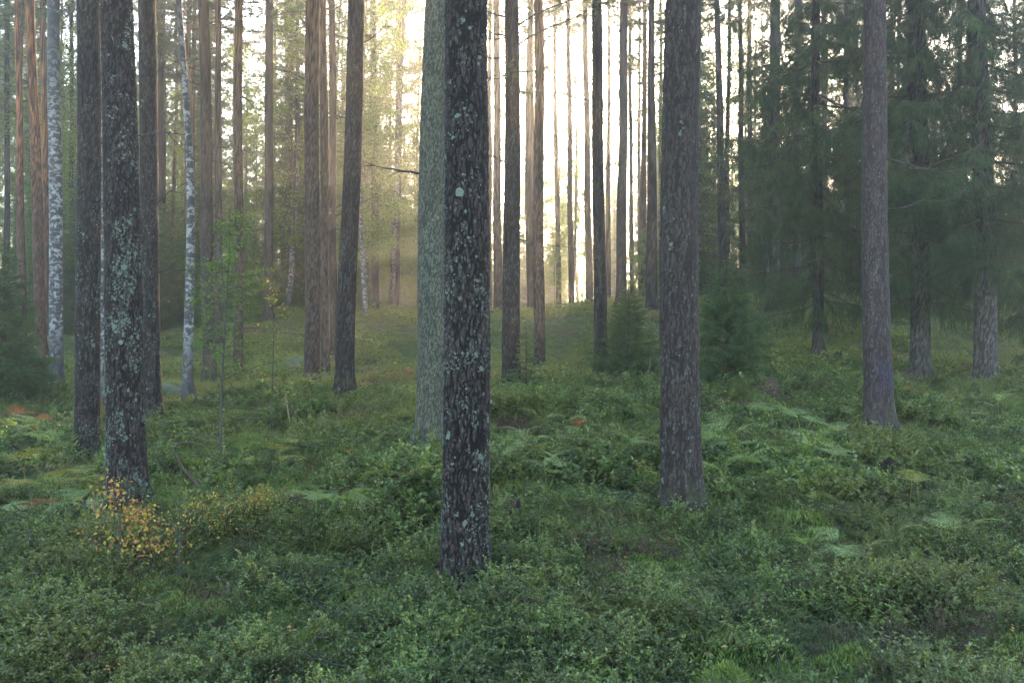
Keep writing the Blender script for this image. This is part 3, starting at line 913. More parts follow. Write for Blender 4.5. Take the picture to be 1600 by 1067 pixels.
# ------------------------------------------------------------------ tree parts
def trunk_arrays(kind, axis, rad_at, z0, z1, nth, step, amp, seed, vs=0.15):
    """axis(z)->(n,3) local centre line, rad_at(z)->radius; bark relief is real geometry"""
    r = np.random.default_rng(seed)
    zs = [z0]
    while zs[-1] < z1:
        z = zs[-1]
        zs.append(z + step * (1 if z < 5.5 else 1 + (z - 5.5) * 0.5))
    zs = np.array(zs)
    th = np.arange(nth) / nth * 2 * math.pi
    Z, T = np.meshgrid(zs, th, indexing='ij')
    R = rad_at(zs)[:, None] * np.ones_like(T)
    ph = r.uniform(0, 6.28, 4)
    # root flare with lobes, slight out-of-round
    fl = np.exp(-np.maximum(Z + 0.05, 0) / 0.17)
    R = R * (1 + fl * (0.30 + 0.15 * np.sin(3 * T + ph[0]) + 0.10 * np.sin(5 * T + ph[1])))
    R = R * (1 + 0.025 * np.sin(2 * T + ph[2] + Z * 0.3))
    c = axis(zs)[:, None, :]
    rr = R.ravel()
    p = np.stack([np.cos(T).ravel() * rr, np.sin(T).ravel() * rr, Z.ravel()], 1) + seed * 3.1
    zf = np.clip(1 - Z.ravel() / 14.0, 0.25, 1)
    wv = np.stack([fbm(p * np.array([9, 9, 6.0]), 2, seed + 3), fbm(p * np.array([9, 9, 6.0]), 2, seed + 4), fbm(p * np.array([7, 7, 5.0]), 2, seed + 5)], 1) - 0.5
    if kind == 'pine':
        q = p / np.array([0.036, 0.036, vs]) + wv * 1.9
    elif kind == 'grey':
        q = p / np.array([0.028, 0.028, 0.10]) + wv * 1.8
    elif kind == 'spruce':
        q = p / np.array([0.035, 0.035, 0.045]) + wv * 1.2
    else:
        q = p / np.array([0.08, 0.08, 0.06]) + wv
    wf = (np.stack([vnoise(p * np.array([34, 34, 22.0]), seed + 23), vnoise(p * np.array([34, 34, 22.0]), seed + 24), vnoise(p * np.array([30, 30, 20.0]), seed + 25)], 1) - 0.5) * 0.7
    f1, f2, cid = worley(q + wf, seed)
    g1, g2, cid2 = worley(q * np.array([2.3, 2.3, 2.9]) + wf * 1.5, seed + 40)
    e = f2 - f1
    crack = sstep(0.0, 0.30, e) * (0.55 + 0.45 * sstep(0.0, 0.30, g2 - g1)) * (0.75 + 0.25 * cid2)
    cid = 0.6 * cid + 0.4 * cid2
    fine = fbm(p * 55.0, 3, seed + 8)
    big = fbm(p * np.array([5, 5, 1.5]), 3, seed + 9)
    disp = amp * zf * (crack * 0.9 + (cid - 0.5) * 0.55 * crack + (fine - 0.5) * 0.6 + (big - 0.5) * 1.2 - 0.8)
    rr = rr + disp
    v = np.stack([np.cos(T).ravel() * rr, np.sin(T).ravel() * rr, np.zeros(len(rr))], 1) + np.repeat(c, nth, axis=1).reshape(-1, 3)
    n = len(zs)
    i = np.arange(n - 1)[:, None] * nth
    j = np.arange(nth)[None, :]
    j2 = (j + 1) % nth
    q0, q1, q2, q3 = (i + j).ravel(), (i + j2).ravel(), (i + nth + j2).ravel(), (i + nth + j).ravel()
    f = np.concatenate([np.stack([q0, q1, q2], 1), np.stack([q0, q2, q3], 1)])
    return v, f, {'crack': crack, 'cell': cid}, T.ravel(), Z.ravel()


def lichen_mesh(v, T, Z, n, seed, zmax=5.0, bias=1.0, size=(0.004, 0.014)):
    r = np.random.default_rng(seed)
    ok = np.where((Z > 0.0) & (Z < zmax) & (np.sin(T) < 0.45))[0]
    w_ = sstep(0.50, 0.66, fbm(v[ok] * np.array([8, 8, 5.0]) + seed, 3, seed)) + 0.02
    w_ *= (1 - 0.75 * sstep(0.5, zmax, Z[ok]) * bias)
    k = r.choice(ok, size=n, p=w_ / w_.sum())
    g = G()
    for i in k:
        c = v[i]
        nrm = np.array([math.cos(T[i]), math.sin(T[i]), 0.0]) + r.normal(size=3) * 0.22
        nrm = norm(nrm)
        a = norm(np.cross(nrm, [0, 0, 1.0]))
        b = np.cross(nrm, a)
        s = r.uniform(*size) * math.exp(r.normal() * 0.4) * (1 + 1.0 * (r.uniform() < 0.08))
        m = 8
        th = np.arange(m) / m * 6.283
        rr = s * r.uniform(0.6, 1.25, m)
        ring = c + nrm * (0.004 + r.uniform(-0.001, 0.004, m)[:, None]) + a * (np.cos(th) * rr)[:, None] + b * (np.sin(th) * rr * 1.15)[:, None]
        inner = c + nrm * 0.005 + a * (np.cos(th) * rr * 0.5)[:, None] + b * (np.sin(th) * rr * 0.5)[:, None] + nrm * r.uniform(0, 0.004, m)[:, None]
        vv = np.concatenate([ring, inner, [c + nrm * 0.004]])
        f = []
        for q in range(m):
            q2 = (q + 1) % m
            f += [(q, q2, m + q2), (q, m + q2, m + q), (m + q, m + q2, 2 * m)]
        g.add(vv, f, 0)
    return g.mesh('lichen', [M_LICHEN])


def dead_branch_mesh(seed, L=0.5, r0=0.012, side=2):
    r = np.random.default_rng(seed)
    g = G()
    n = 7
    t = np.linspace(0, 1, n)
    path = np.stack([t * L, r.normal(size=n).cumsum() * 0.025 * L, r.normal(size=n).cumsum() * 0.03 * L + 0.12 * L * t], 1)
    path[0] = (-0.02, 0, 0)
    g.add(*tube(path, np.linspace(r0, r0 * 0.25, n), 5), 0)
    for k in range(side):
        i = int(r.integers(2, n - 1))
        d = norm(np.array([0.7, r.choice([-1, 1]) * 0.6, r.normal() * 0.4]))
        q = path[i] + d * L * r.uniform(0.25, 0.5) * np.linspace(0, 1, 4)[:, None] + np.array([0, 0, 0.06 * L]) * (np.linspace(0, 1, 4)[:, None] ** 2)
        g.add(*tube(q, np.linspace(r0 * 0.5, r0 * 0.15, 4), 4), 0)
    return g.mesh('dead_branch', [M_DEAD], True)


STUB = [dead_branch_mesh(300 + s, 0.09 + 0.03 * s, 0.011, 0) for s in range(3)]
DEADB = [dead_branch_mesh(320 + s, 0.55 + 0.25 * s, 0.013, 3) for s in range(4)]


def spruce_branch(seed, L, sub=1.0, droop=0.35, hang=0.8, lat=None, mat=M_NEEDLE_SPRUCE):
    """a bough along +X: arching axis, side twigs that hang, needles as thin blades"""
    r = np.random.default_rng(seed)
    g = G()
    n = 12
    t = np.linspace(0, 1, n)
    path = np.stack([t * L, r.normal(size=n).cumsum() * 0.012 * L, -droop * L * t * (1 - 0.45 * t) + r.normal(size=n).cumsum() * 0.008 * L], 1)
    path[0] = (0, 0, 0)
    g.add(*tube(path, np.linspace(0.006 + 0.008 * L, 0.003, n), 5), 0)
    lat = lat or 0.22
    m = int(L / 0.034 * sub)
    NP, ND = [], []

    def fur(pp, dens=1.0, start=0.0):
        seg = np.linalg.norm(np.diff(pp, axis=0), axis=1).sum()
        k = max(4, int(seg / 0.0034 * dens))
        u = r.uniform(start, 1, k) * (len(pp) - 1)
        i0 = np.minimum(u.astype(int), len(pp) - 2)
        q = pp[i0] + (pp[i0 + 1] - pp[i0]) * (u - i0)[:, None]
        ax = norm(pp[i0 + 1] - pp[i0])
        NP.append(q)
        ND.append(ax * 0.75 + rand_dirs(k, r) * 0.8)
    for k in range(m):
        u = 0.12 + 0.88 * (k + r.uniform(0, 1)) / m
        i = min(int(u * (n - 1)), n - 2)
        st = path[i] + (path[i + 1] - path[i]) * (u * (n - 1) - i)
        sgn = 1 if k % 2 else -1
        ll = lat * (0.45 + 0.9 * (1 - u) + 0.25) * r.uniform(0.6, 1.35) * min(1.5, 0.5 + L * 0.5)
        d = norm(np.array([0.75, sgn * 0.8, -0.15 + r.normal() * 0.15]))
        tt = np.linspace(0, 1, 5)[:, None]
        q = st + d * ll * tt * (1 - 0.35 * hang * tt) + np.array([0, 0, -1.0]) * ll * hang * tt ** 1.6
        g.add(*tube(q, np.linspace(0.003, 0.0012, 5), 3, False), 0)
        fur(q)
        for s in range(int(r.integers(3, 6))):
            v_ = r.uniform(0.25, 0.9)
            i2 = min(int(v_ * 4), 3)
            s0 = q[i2] + (q[i2 + 1] - q[i2]) * (v_ * 4 - i2)
            d2 = norm(norm(q[i2 + 1] - q[i2]) + rand_dirs(1, r)[0] * 0.8 + np.array([0, 0, -0.5 * hang]))
            l2 = ll * r.uniform(0.25, 0.55)
            fur(np.stack([s0, s0 + d2 * l2 * 0.5, s0 + d2 * l2 + np.array([0, 0, -0.25 * l2 * hang])]))
    fur(path, 1.0, 0.25)
    NP, ND = np.concatenate(NP), np.concatenate(ND)
    g.add(*needles(NP, ND, r.uniform(0.016, 0.032, len(NP)), 0.0052, r), 1)
    return g.mesh('branch', [M_TWIG, mat])


BR_LONG = [spruce_branch(400 + s, 2.2, droop=0.30 + 0.08 * s, hang=0.95, lat=0.30) for s in range(3)]
BR_MID = [spruce_branch(410 + s, 1.5, droop=0.28 + 0.06 * s, hang=0.85, lat=0.27) for s in range(3)]
BR_SHORT = [spruce_branch(420 + s, 0.8, droop=0.1, hang=0.35, lat=0.2, mat=M_NEEDLE_YOUNG) for s in range(3)]
BR_TINY = [spruce_branch(430 + s, 0.4, droop=0.0, hang=0.2, lat=0.14, mat=M_NEEDLE_YOUNG) for s in range(2)]


def pine_crown(seed, Lc=8.0, Rm=2.3, nb=64, clumps=30, nl=0.12, nw=0.017, low=0.35):
    """live branches with tufts of needles; origin at the crown's foot"""
    r = np.random.default_rng(seed)
    g = G()
    g.add(*tube(np.array([[0, 0, -0.2], [0.02, 0, Lc * 0.5], [0, 0.03, Lc]]), [0.075, 0.05, 0.012], 6), 0)
    NP, ND = [], []
    for b in range(nb):
        u = (b + r.uniform(0, 1)) / nb
        z = Lc * u
        prof = (low + (1 - low) * min(1, u * 2.2)) * (1 - u ** 2.2) + 0.08
        L = Rm * prof * r.uniform(0.55, 1.25)
        az = b * 2.4 + r.normal() * 0.5
        out = np.array([math.cos(az), math.sin(az), 0])
        n = 6
        t = np.linspace(0, 1, n)[:, None]
        path = np.array([0, 0, z]) + out * L * t + np.array([0, 0, 1]) * L * (r.uniform(-0.12, 0.28) * t + 0.18 * t ** 2) + r.normal(size=(n, 3)).cumsum(0) * 0.02 * L
        g.add(*tube(path, np.linspace(0.022, 0.006, n), 4, False), 0)
        for c in range(max(4, int(clumps * L / Rm))):
            w_ = r.uniform(0.35, 1.0)
            i = min(int(w_ * (n - 1)), n - 2)
            p0 = path[i] + (path[i + 1] - path[i]) * (w_ * (n - 1) - i)
            d = norm(out * 0.6 + rand_dirs(1, r)[0] * np.array([1, 1, 0.6]) + np.array([0, 0, 0.25]))
            l2 = L * r.uniform(0.06, 0.30)
            p1_ = p0 + d * l2
            g.add(*tube(np.stack([p0, (p0 + p1_) / 2 + r.normal(size=3) * 0.02, p1_]), [0.006, 0.004, 0.003], 3, False), 0)
            k = 40
            u2 = r.uniform(0.35, 1.05, k)[:, None]
            NP.append(p0 + (p1_ - p0) * u2)
            ND.append(d * 0.7 + rand_dirs(k, r) * 0.85)
    NP, ND = np.concatenate(NP), np.concatenate(ND)
    g.add(*needles(NP, ND, nl * r.uniform(0.6, 1.25, len(NP)), nw, r), 1)
    return g.mesh('crown', [M_DEAD, M_NEEDLE_PINE])


def birch_crown(seed, Lc=11.0, Rm=2.6, nb=80, nleaf=250, leaf=0.085, mat=M_LEAF_BIRCH):
    r = np.random.default_rng(seed)
    g = G()
    g.add(*tube(np.array([[0, 0, -0.2], [0.1, 0, Lc * 0.5], [0, 0.1, Lc]]), [0.06, 0.035, 0.008], 6), 0)
    P = []
    for b in range(nb):
        u = (b + r.uniform(0, 1)) / nb
        z = Lc * u
        L = Rm * (0.35 + 0.65 * min(1, u * 2.5)) * (1 - u ** 2) * r.uniform(0.5, 1.2) + 0.15
        az = b * 2.4 + r.normal() * 0.5
        out = np.array([math.cos(az), math.sin(az), 0])
        n = 6
        t = np.linspace(0, 1, n)[:, None]
        path = np.array([0, 0, z]) + out * L * t + np.array([0, 0, 1]) * L * (0.7 * t - 0.55 * t ** 2) + r.normal(size=(n, 3)).cumsum(0) * 0.03 * L
        g.add(*tube(path, np.linspace(0.014, 0.003, n), 4, False), 0)
        for s in range(max(4, int(13 * L / Rm))):
            w_ = r.uniform(0.3, 1.0)
            i = min(int(w_ * (n - 1)), n - 2)
            p0 = path[i] + (path[i + 1] - path[i]) * (w_ * (n - 1) - i)
            d = norm(out * 0.5 + r.normal(size=3) * np.array([1, 1, 0.3]) + np.array([0, 0, -0.5]))
            l2 = r.uniform(0.25, 0.7)
            tt = np.linspace(0, 1, 4)[:, None]
            q = p0 + d * l2 * tt + np.array([0, 0, -0.35]) * l2 * tt ** 2
            g.add(*tube(q, [0.004, 0.003, 0.002, 0.001], 3, False), 0)
            k = int(nleaf * 0.12)
            kk = r.uniform(0.1, 1, k) * 3
            i0 = np.minimum(kk.astype(int), 2)
            P.append(q[i0] + (q[i0 + 1] - q[i0]) * (kk - i0)[:, None] + r.normal(size=(k, 3)) * 0.11)
    P = np.concatenate(P)
    n = len(P)
    D = norm(r.normal(size=(n, 3)) + np.array([0, 0, -0.6]))
    L = leaf * r.uniform(0.6, 1.3, n)
    g.add(*leaves(P, D, rand_dirs(n, r), L, L * 0.75), 1)
    return g.mesh('crown', [M_DEAD, mat])


def spruce_crown(seed, H=14.0, Rm=2.0, dens=1.0):
    """far spruce: whorls of drooping boughs joined in one crown, origin at the ground"""
    r = np.random.default_rng(seed)
    g = G()
    NP, ND, NL = [], [], []
    nb = int(H * 7 * dens)
    for b in range(nb):
        u = (b + r.uniform(0, 1)) / nb
        z = 0.5 + (H - 0.5) * u
        L = Rm * (1 - u) ** 0.85 * r.uniform(0.65, 1.2) + 0.12
        az = b * 2.4 + r.normal() * 0.4
        out = np.array([math.cos(az), math.sin(az), 0])
        sdv = np.array([-math.sin(az), math.cos(az), 0])
        n = 6
        t = np.linspace(0, 1, n)[:, None]
        path = np.array([0, 0, z]) + out * L * t + np.array([0, 0, -1]) * L * (0.45 * t - 0.22 * t ** 2)
        g.add(*tube(path, np.linspace(0.02, 0.004, n), 3, False), 0)
        k = int(330 * L)
        w_ = r.uniform(0.12, 1.0, k)
        i0 = np.minimum((w_ * (n - 1)).astype(int), n - 2)
        q = path[i0] + (path[i0 + 1] - path[i0]) * (w_ * (n - 1) - i0)[:, None]
        lat = r.normal(size=k) * 0.20 * (1.25 - w_) * min(1.3, L)
        hang = -np.abs(r.normal(size=k)) * 0.16 * min(1.3, L)
        q = q + sdv * lat[:, None] + np.array([0, 0, 1.0]) * hang[:, None]
        NP.append(q)
        ND.append(out * 0.6 + sdv * np.sign(lat)[:, None] * 0.5 + np.array([0, 0, -0.6]) + rand_dirs(k, r) * 0.6)
        NL.append(r.uniform(0.09, 0.22, k))
    NP, ND, NL = np.concatenate(NP), np.concatenate(ND), np.concatenate(NL)
    g.add(*needles(NP, ND, NL, 0.028, r), 1)
    g.add(*tube(np.array([[0, 0, H * 0.5], [0, 0, H + 0.3]]), [0.06, 0.008], 5), 0)
    return g.mesh('crown', [M_TWIG, M_NEEDLE_SPRUCE])


PCROWN = [pine_crown(500 + s, 7.5 + s * 0.7, 2.2 + 0.15 * (s % 3)) for s in range(5)]
BCROWN = [birch_crown(520 + s, 11 + s, 2.5) for s in range(4)]
SCROWN = [spruce_crown(540 + s, H) for s, H in enumerate((16, 13, 10, 6.5))]
LOWPINE = [pine_crown(560 + s, 0.5, 1.6, nb=4, clumps=26, nl=0.075, nw=0.006, low=1.0) for s in range(3)]


def build_tree(k, spec):
    kind, pb, yb, pt, wb, wt, d, label, op = spec
    base = pix(pb, yb, d)
    top = pix(pt, 0, d)
    zT = top[2] - base[2]
    u = (top - base) / zT
    px = d / F
    rb, rt = wb * px / 2, wt * px / 2
    H = max(zT * 1.15 + 3, 14.0 if kind != BIR else 12.0)
    crown_h = {PINE: 8.0, GREY: 9.0, BIR: 8.0, SPR: 6.0}[kind]
    zmax = H
    r = np.random.default_rng(900 + k)
    wa, wp = r.uniform(0.008, 0.022, 2), r.uniform(0, 6.28, 2)
    bow = op.get('bow', 0.0)

    def axis(z):
        z = np.asarray(z, float)
        c = z[:, None] * u[None, :]
        c[:, 0] += wa[0] * np.sin(z * 0.9 + wp[0]) - wa[0] * math.sin(wp[0]) + bow * np.sin(np.clip(z / zT, 0, 1.2) * math.pi)
        c[:, 1] += wa[1] * np.sin(z * 0.7 + wp[1]) - wa[1] * math.sin(wp[1])
        return c

    def rad_at(z):
        return np.interp(z, [-1, 0.3, zT, max(H, zT + 1)], [rb * 1.04, rb, rt, min(rt, 0.05)])
    nth, step = op['res']
    v, f, at, T, Z = trunk_arrays({'birch': 'birch', 'spruce': 'spruce', 'grey': 'grey'}.get(kind, 'pine'), axis, rad_at, -0.45, H, nth, step, op['amp'], k + 1, op.get('vs', 0.17))
    nm = {PINE: 'pine_tree', GREY: 'tree', SPR: 'spruce_tree', BIR: 'birch_tree'}[kind]
    t = thing(nm, label, {PINE: 'pine', GREY: 'tree', SPR: 'spruce', BIR: 'birch'}[kind], base, 0, None)
    me = mk_mesh('trunk', v, f, None, [op['mat']], True, at)
    ob('trunk', me, t)
    if op.get('lich'):
        sz = (0.0028, 0.0085)
        lo = ob('lichen', lichen_mesh(v, T, Z, op['lich'], k, min(zT, 5.5), size=sz), t)
        lo['kind'] = 'stuff'
    # dead stubs and twigs
    for s in range(op.get('stubs', 0)):
        z = r.uniform(0.32, 1.02) * min(zT, 13)
        az = r.choice([0.0, math.pi]) + r.normal() * 0.7
        c = axis([z])[0]
        rr = float(rad_at(z)) * 0.93
        me_ = STUB[int(r.integers(3))] if r.uniform() < 0.5 or d < 11 else DEADB[int(r.integers(4))]
        ob('dead_branch', me_, t, (c[0] + math.cos(az) * rr, c[1] + math.sin(az) * rr, c[2]), (r.uniform(0, 6), r.uniform(-0.5, 0.2), az), r.uniform(0.7, 1.3) * (1 if d < 30 else 1.2))
    for (dx, dy, ex, ey) in op.get('dead', []):
        z = (pix(pb, dy + ey, d)[2] - base[2])
        c = axis([z])[0]
        rr = float(rad_at(z)) * 0.9
        L = math.hypot(ex, ey) * px
        ob('dead_branch', DEADB[(dx + dy) % 4], t, (c[0] + rr, c[1] - 0.02, c[2]), (0, -math.atan2(ey, ex) + 0.1, -0.15), L / (0.55 + 0.25 * ((dx + dy) % 4)) * 1.05)
    for (sg, yy) in op.get('low', []):
        z = (pix(pb, yy, d)[2] - base[2])
        c = axis([z])[0]
        ob('branch', LOWPINE[abs(yy) % 3], t, c, (0, 0, 0.7 * sg + yy))
    if kind == SPR:
        b0, b1, nb, Lm = op['br']
        ztop = H + 1.0
        for b in range(nb):
            wh = b // 5                       # boughs stand in whorls with gaps between
            z = b0 + (b1 - b0) * (wh + 0.18 * r.normal()) / (nb / 5.0)
            c = axis([z])[0]
            az = b * 2.39996 + r.normal() * 0.35
            L = Lm * (0.55 + 0.45 * min(1, (z - b0) / 1.5 + 0.3)) * (1 - 0.55 * max(0, (z - 5) / (ztop - 5))) * r.uniform(0.6, 1.15)
            bank, bl = (BR_LONG, 2.2) if L > 1.75 else ((BR_MID, 1.5) if L > 0.5 else (BR_SHORT, 0.8))
            ob('branch', bank[int(r.integers(3))], t, c, (r.normal() * 0.15, r.uniform(-0.12, 0.22), az), L / bl)
    elif kind == BIR:
        zc = max(zT * 1.12, 7.0) if d < 25 else zT * 0.7
        c = axis([zc])[0]
        ob('crown', BCROWN[k % 4], t, c, (0, 0, r.uniform(0, 6)), 0.85)
    else:
        zc = max(zT * 0.9 if d > 26 else zT + 0.6, 9.0 if d > 26 else 8.5)
        zc = min(zc, H - 1.5)
        c = axis([zc])[0]
        ob('crown', PCROWN[k % 5], t, c, (0, 0, r.uniform(0, 6)), r.uniform(0.85, 1.1))
    return t


for k, spec in enumerate(TREES):
    build_tree(k, spec)


# young spruces with boughs to the ground
def young_spruce(px, py, d, H, R, label, nb=70, seed=0, lean=0.0):
    r = np.random.default_rng(seed)
    b = pix(px, py, d)
    b[2] = gz(b[0], b[1]) - 0.02 if abs(gz(b[0], b[1]) - b[2]) < 0.6 else b[2]
    t = thing('young_spruce', label, 'young spruce', b)
    path = np.stack([np.linspace(0, lean, 8), np.zeros(8), np.linspace(-0.2, H, 8)], 1)
    g = G()
    g.add(*tube(path, np.linspace(0.012 + 0.012 * H, 0.005, 8), 7), 0)
    ob('trunk', g.mesh('trunk', [M_TWIG], True), t)
    nb = int(nb * 2.3)
    for q in range(nb):
        u = (q + r.uniform(0, 1)) / nb
        z = 0.12 + (H * 0.97 - 0.12) * u
        L = R * (1 - u) ** 0.9 * r.uniform(0.7, 1.15) + 0.07
        bank, bl = (BR_MID, 1.5) if L > 1.0 else ((BR_SHORT, 0.8) if L > 0.45 else (BR_TINY, 0.4))
        ob('branch', bank[int(r.integers(len(bank)))], t, (lean * u, 0, z), (r.normal() * 0.15, r.uniform(-0.45, 0.25) - 0.2 * u, q * 2.39996 + r.normal() * 0.3), L / bl)
    return t


young_spruce(982, 575, 20.0, 2.35, 0.85, 'young spruce with a thin leader in the middle distance beside the dark pine', 80, 21)
young_spruce(1136, 592, 17.0, 2.6, 1.0, 'bushy young spruce just right of the stout sunlit pine', 90, 22)
young_spruce(5, 622, 17.0, 3.4, 1.0, 'dense dark young spruce at the left edge of the photo', 110, 23)
young_spruce(-60, 600, 20.0, 4.6, 1.3, 'taller dark spruce reaching in at the left edge behind the dense one', 90, 24)
young_spruce(822, 610, 17.5, 1.5, 0.35, 'spindly spruce seedling between the dark straight pine and the reddish-topped one', 30, 25)
young_spruce(560, 485, 38.0, 3.0, 0.9, 'small spruce on the rise catching golden light beside the slim hazy pine', 60, 26)
young_spruce(120, 500, 33.0, 6.0, 1.6, 'mid-sized spruce in shade behind the birch and dark left pines', 90, 27)
young_spruce(268, 505, 33.0, 5.2, 1.5, 'mid-sized spruce in shade behind the slender curving birch', 90, 28)
young_spruce(1050, 470, 36.0, 3.0, 1.0, 'small spruce on the rise hidden partly by the stout sunlit pine', 60, 29)

# ------------------------------------------------------------------ wood beyond the rise
PTRUNK = []
for s in range(3):
    rr_ = np.random.default_rng(700 + s)
    v, f, at, T, Z = trunk_arrays('pine', lambda z: np.stack([0.12 * np.sin(np.asarray(z) * 0.25 + s), 0.1 * np.sin(np.asarray(z) * 0.2), np.asarray(z)], 1), lambda z: np.interp(z, [0, 20], [0.15, 0.06]), -0.4, 19, 12, 0.3, 0.006, 70 + s)
    PTRUNK.append(mk_mesh('trunk', v, f, None, [M_PINE_ORANGE if s else M_PINE], True, at))
v, f, at, T, Z = trunk_arrays('spruce', lambda z: np.stack([0 * np.asarray(z), 0 * np.asarray(z), np.asarray(z)], 1), lambda z: np.interp(z, [0, 14], [0.13, 0.04]), -0.4, 14, 12, 0.3, 0.004, 80)
STRUNK = mk_mesh('trunk', v, f, None, [M_SPRUCE_BARK], True, at)
v, f, at, T, Z = trunk_arrays('birch', lambda z: np.stack([0.25 * np.sin(np.asarray(z) * 0.2), 0.1 * np.asarray(z) ** 0.5, np.asarray(z)], 1), lambda z: np.interp(z, [0, 14], [0.10, 0.04]), -0.4, 14, 12, 0.3, 0.002, 81)
BTRUNK = mk_mesh('trunk', v, f, None, [M_BIRCH], True, at)

rb_ = np.random.default_rng(2024)
SECTORS = [(70, 'at the left edge, left of the thick white birch'), (130, 'between the thick white birch and the dark left pines'), (215, 'behind the front pair of dark left pines'),
           (285, 'between the dark left pines and the slender birch'), (365, 'right of the slender curving birch'), (470, 'around the lone knotty pine on the rise'),
           (560, 'behind the tight group of three pines'), (665, 'between the right-leaning pine and the grey-green tree'), (765, 'behind the nearest pine'),
           (850, 'around the slim pine with a reddish top'), (945, 'left of the pine beside the young spruce'), (1045, 'in the bright gap left of the stout pine'),
           (1150, 'in the bright gap right of the stout pine'), (1260, 'behind the grey spruces on the rise'), (1370, 'behind the drooping spruce'),
           (1460, 'behind the dark mossy spruce trunk'), (1560, 'behind the clean-trunked grey spruce'), (9999, 'past the right edge spruces')]


def where(x, y):
    p = 800 + x / y * F
    sec = next(t for b, t in SECTORS if p < b)
    return ('first row' if y < 47 else ('middle rows' if y < 66 else 'farthest rows')), sec



placed = [(p[0], p[1]) for p in FOOT]


def far_tree(kind, x, y, sc=1.0):
    z = gz(x, y)
    rz = rb_.uniform(0, 6.28)
    row, sec = where(x, y)
    if kind == 'pine':
        t = thing('far_pine', 'pine in the %s %s' % (row, sec), 'pine', (x, y, z), rz, 'distant pines beyond the rise')
        t.scale = (sc,) * 3
        i = int(rb_.integers(3))
        ob('trunk', PTRUNK[i], t)
        ob('crown', PCROWN[int(rb_.integers(5))], t, (0.12 * math.sin(11 * 0.25 + i), 0.1 * math.sin(2.2), 9.8), (0, 0, 0), 1.0)
    elif kind == 'spruce':
        t = thing('far_spruce', 'dark spruce in the %s %s' % (row, sec), 'spruce', (x, y, z), rz, 'distant spruces beyond the rise')
        t.scale = (sc,) * 3
        i = int(rb_.integers(4))
        ob('crown', SCROWN[i], t)
        ob('trunk', STRUNK, t, (0, 0, 0), (0, 0, 0), (1, 1, (16, 13, 10, 6.5)[i] / 16))
    else:
        t = thing('far_birch', 'yellow-green birch in the %s %s' % (row, sec), 'birch', (x, y, z), rz, 'distant birches beyond the rise')
        t.scale = (sc,) * 3
        ob('trunk', BTRUNK, t)
        ob('crown', BCROWN[int(rb_.integers(4))], t, (0.15, 0.15, 2.6), (0, 0, 0), 1.0)


# added alleys, far trees left out so low sun gets through: foot of each alley, half width
ALLEYS = [(-2.6, 8.2, 0.0, 1.8), (-4.2, 30.0, 3.5, 1.65), (-13.4, 25.0, 6.5, 1.0), (6.0, 38.0, 4.2, 1.2), (2.4, 33.0, 3.9, 1.0), (-0.6, 36.0, 4.0, 0.8)]


def in_alley(x, y, top=19.0, spread=0.0):
    for ax, ay, az_, hw in ALLEYS:
        D = (x - ax) * math.sin(SUN_AZ) + (y - ay) * math.cos(SUN_AZ)
        off = (x - ax) * math.cos(SUN_AZ) - (y - ay) * math.sin(SUN_AZ)
        if D > 0 and abs(off) < hw + spread and az_ + D * math.tan(SUN_EL) < top:
            return True
    return False


def try_place(x, y, mind):
    if in_alley(x, y):
        return False
    for (a, b) in placed:
        if (a - x) ** 2 + (b - y) ** 2 < mind ** 2:
            return False
    placed.append((x, y))
    return True


cnt = 0
for att in range(16000):
    if cnt >= 470:
        break
    y = 34 + 62 * rb_.uniform() ** 1.15
    u = rb_.uniform(-0.70, 0.70)
    if cnt >= 440:            # extra trees added towards the sun to block it
        y = rb_.uniform(58, 118)
        u = rb_.uniform(0.03, 0.30)
    x = u * y
    pxx = 800 + u * F
    # thinner wood where the bright gaps are
    if 900 < pxx < 1165 and rb_.uniform() < (0.5 if y < 60 else 0.3):
        continue
    if 1095 < pxx < 1165 and y < 85 and rb_.uniform() < 0.75:
        continue
    if pxx < 560 and rb_.uniform() < 0.18:
        continue
    if pxx > 1170 and rb_.uniform() < 0.2:
        continue
    if 540 < pxx < 640 and rb_.uniform() < 0.35:
        continue
    if not try_place(x, y, 1.3):
        continue
    q = rb_.uniform()
    if pxx < 720:
        kind = 'birch' if q < 0.44 else ('spruce' if q < 0.64 else 'pine')
    elif pxx < 1180:
        kind = 'pine' if q < 0.52 else ('spruce' if q < 0.74 else 'birch')
    else:
        kind = 'spruce' if q < 0.65 else 'pine'
    far_tree(kind, x, y, rb_.uniform(0.8, 1.12))
    cnt += 1

# tall pines and spruces added along the line to the sun to shade the near glade
for q, t_ in enumerate(np.linspace(-1.6, 4.6, 16)):
    D = rb_.uniform(70, 104)
    x, y = t_ + D * math.sin(SUN_AZ), 6.0 + D * math.cos(SUN_AZ)
    if min((a - x) ** 2 + (b - y) ** 2 for a, b in placed) < 0.6:
        continue
    placed.append((x, y))
    far_tree('pine' if q % 4 else 'spruce', x, y, rb_.uniform(1.0, 1.12))

for px_, y, kd in ((951, 49, 'pine'), (1001, 56, 'pine'), (868, 84, 'birch'), (905, 78, 'birch'), (958, 74, 'birch'), (1000, 88, 'birch'), (822, 90, 'spruce'), (882, 98, 'spruce'), (947, 92, 'pine'), (957, 118, 'birch'), (964, 84, 'spruce'), (951, 132, 'spruce'), (1002, 100, 'pine'), (1046, 112, 'pine'), (905, 108, 'pine'), (1110, 96, 'birch'), (960, 104, 'pine'), (925, 124, 'birch')):
    placed.append(((px_ - 800) / F * y, y))
    far_tree(kd, (px_ - 800) / F * y, y, 1.0)

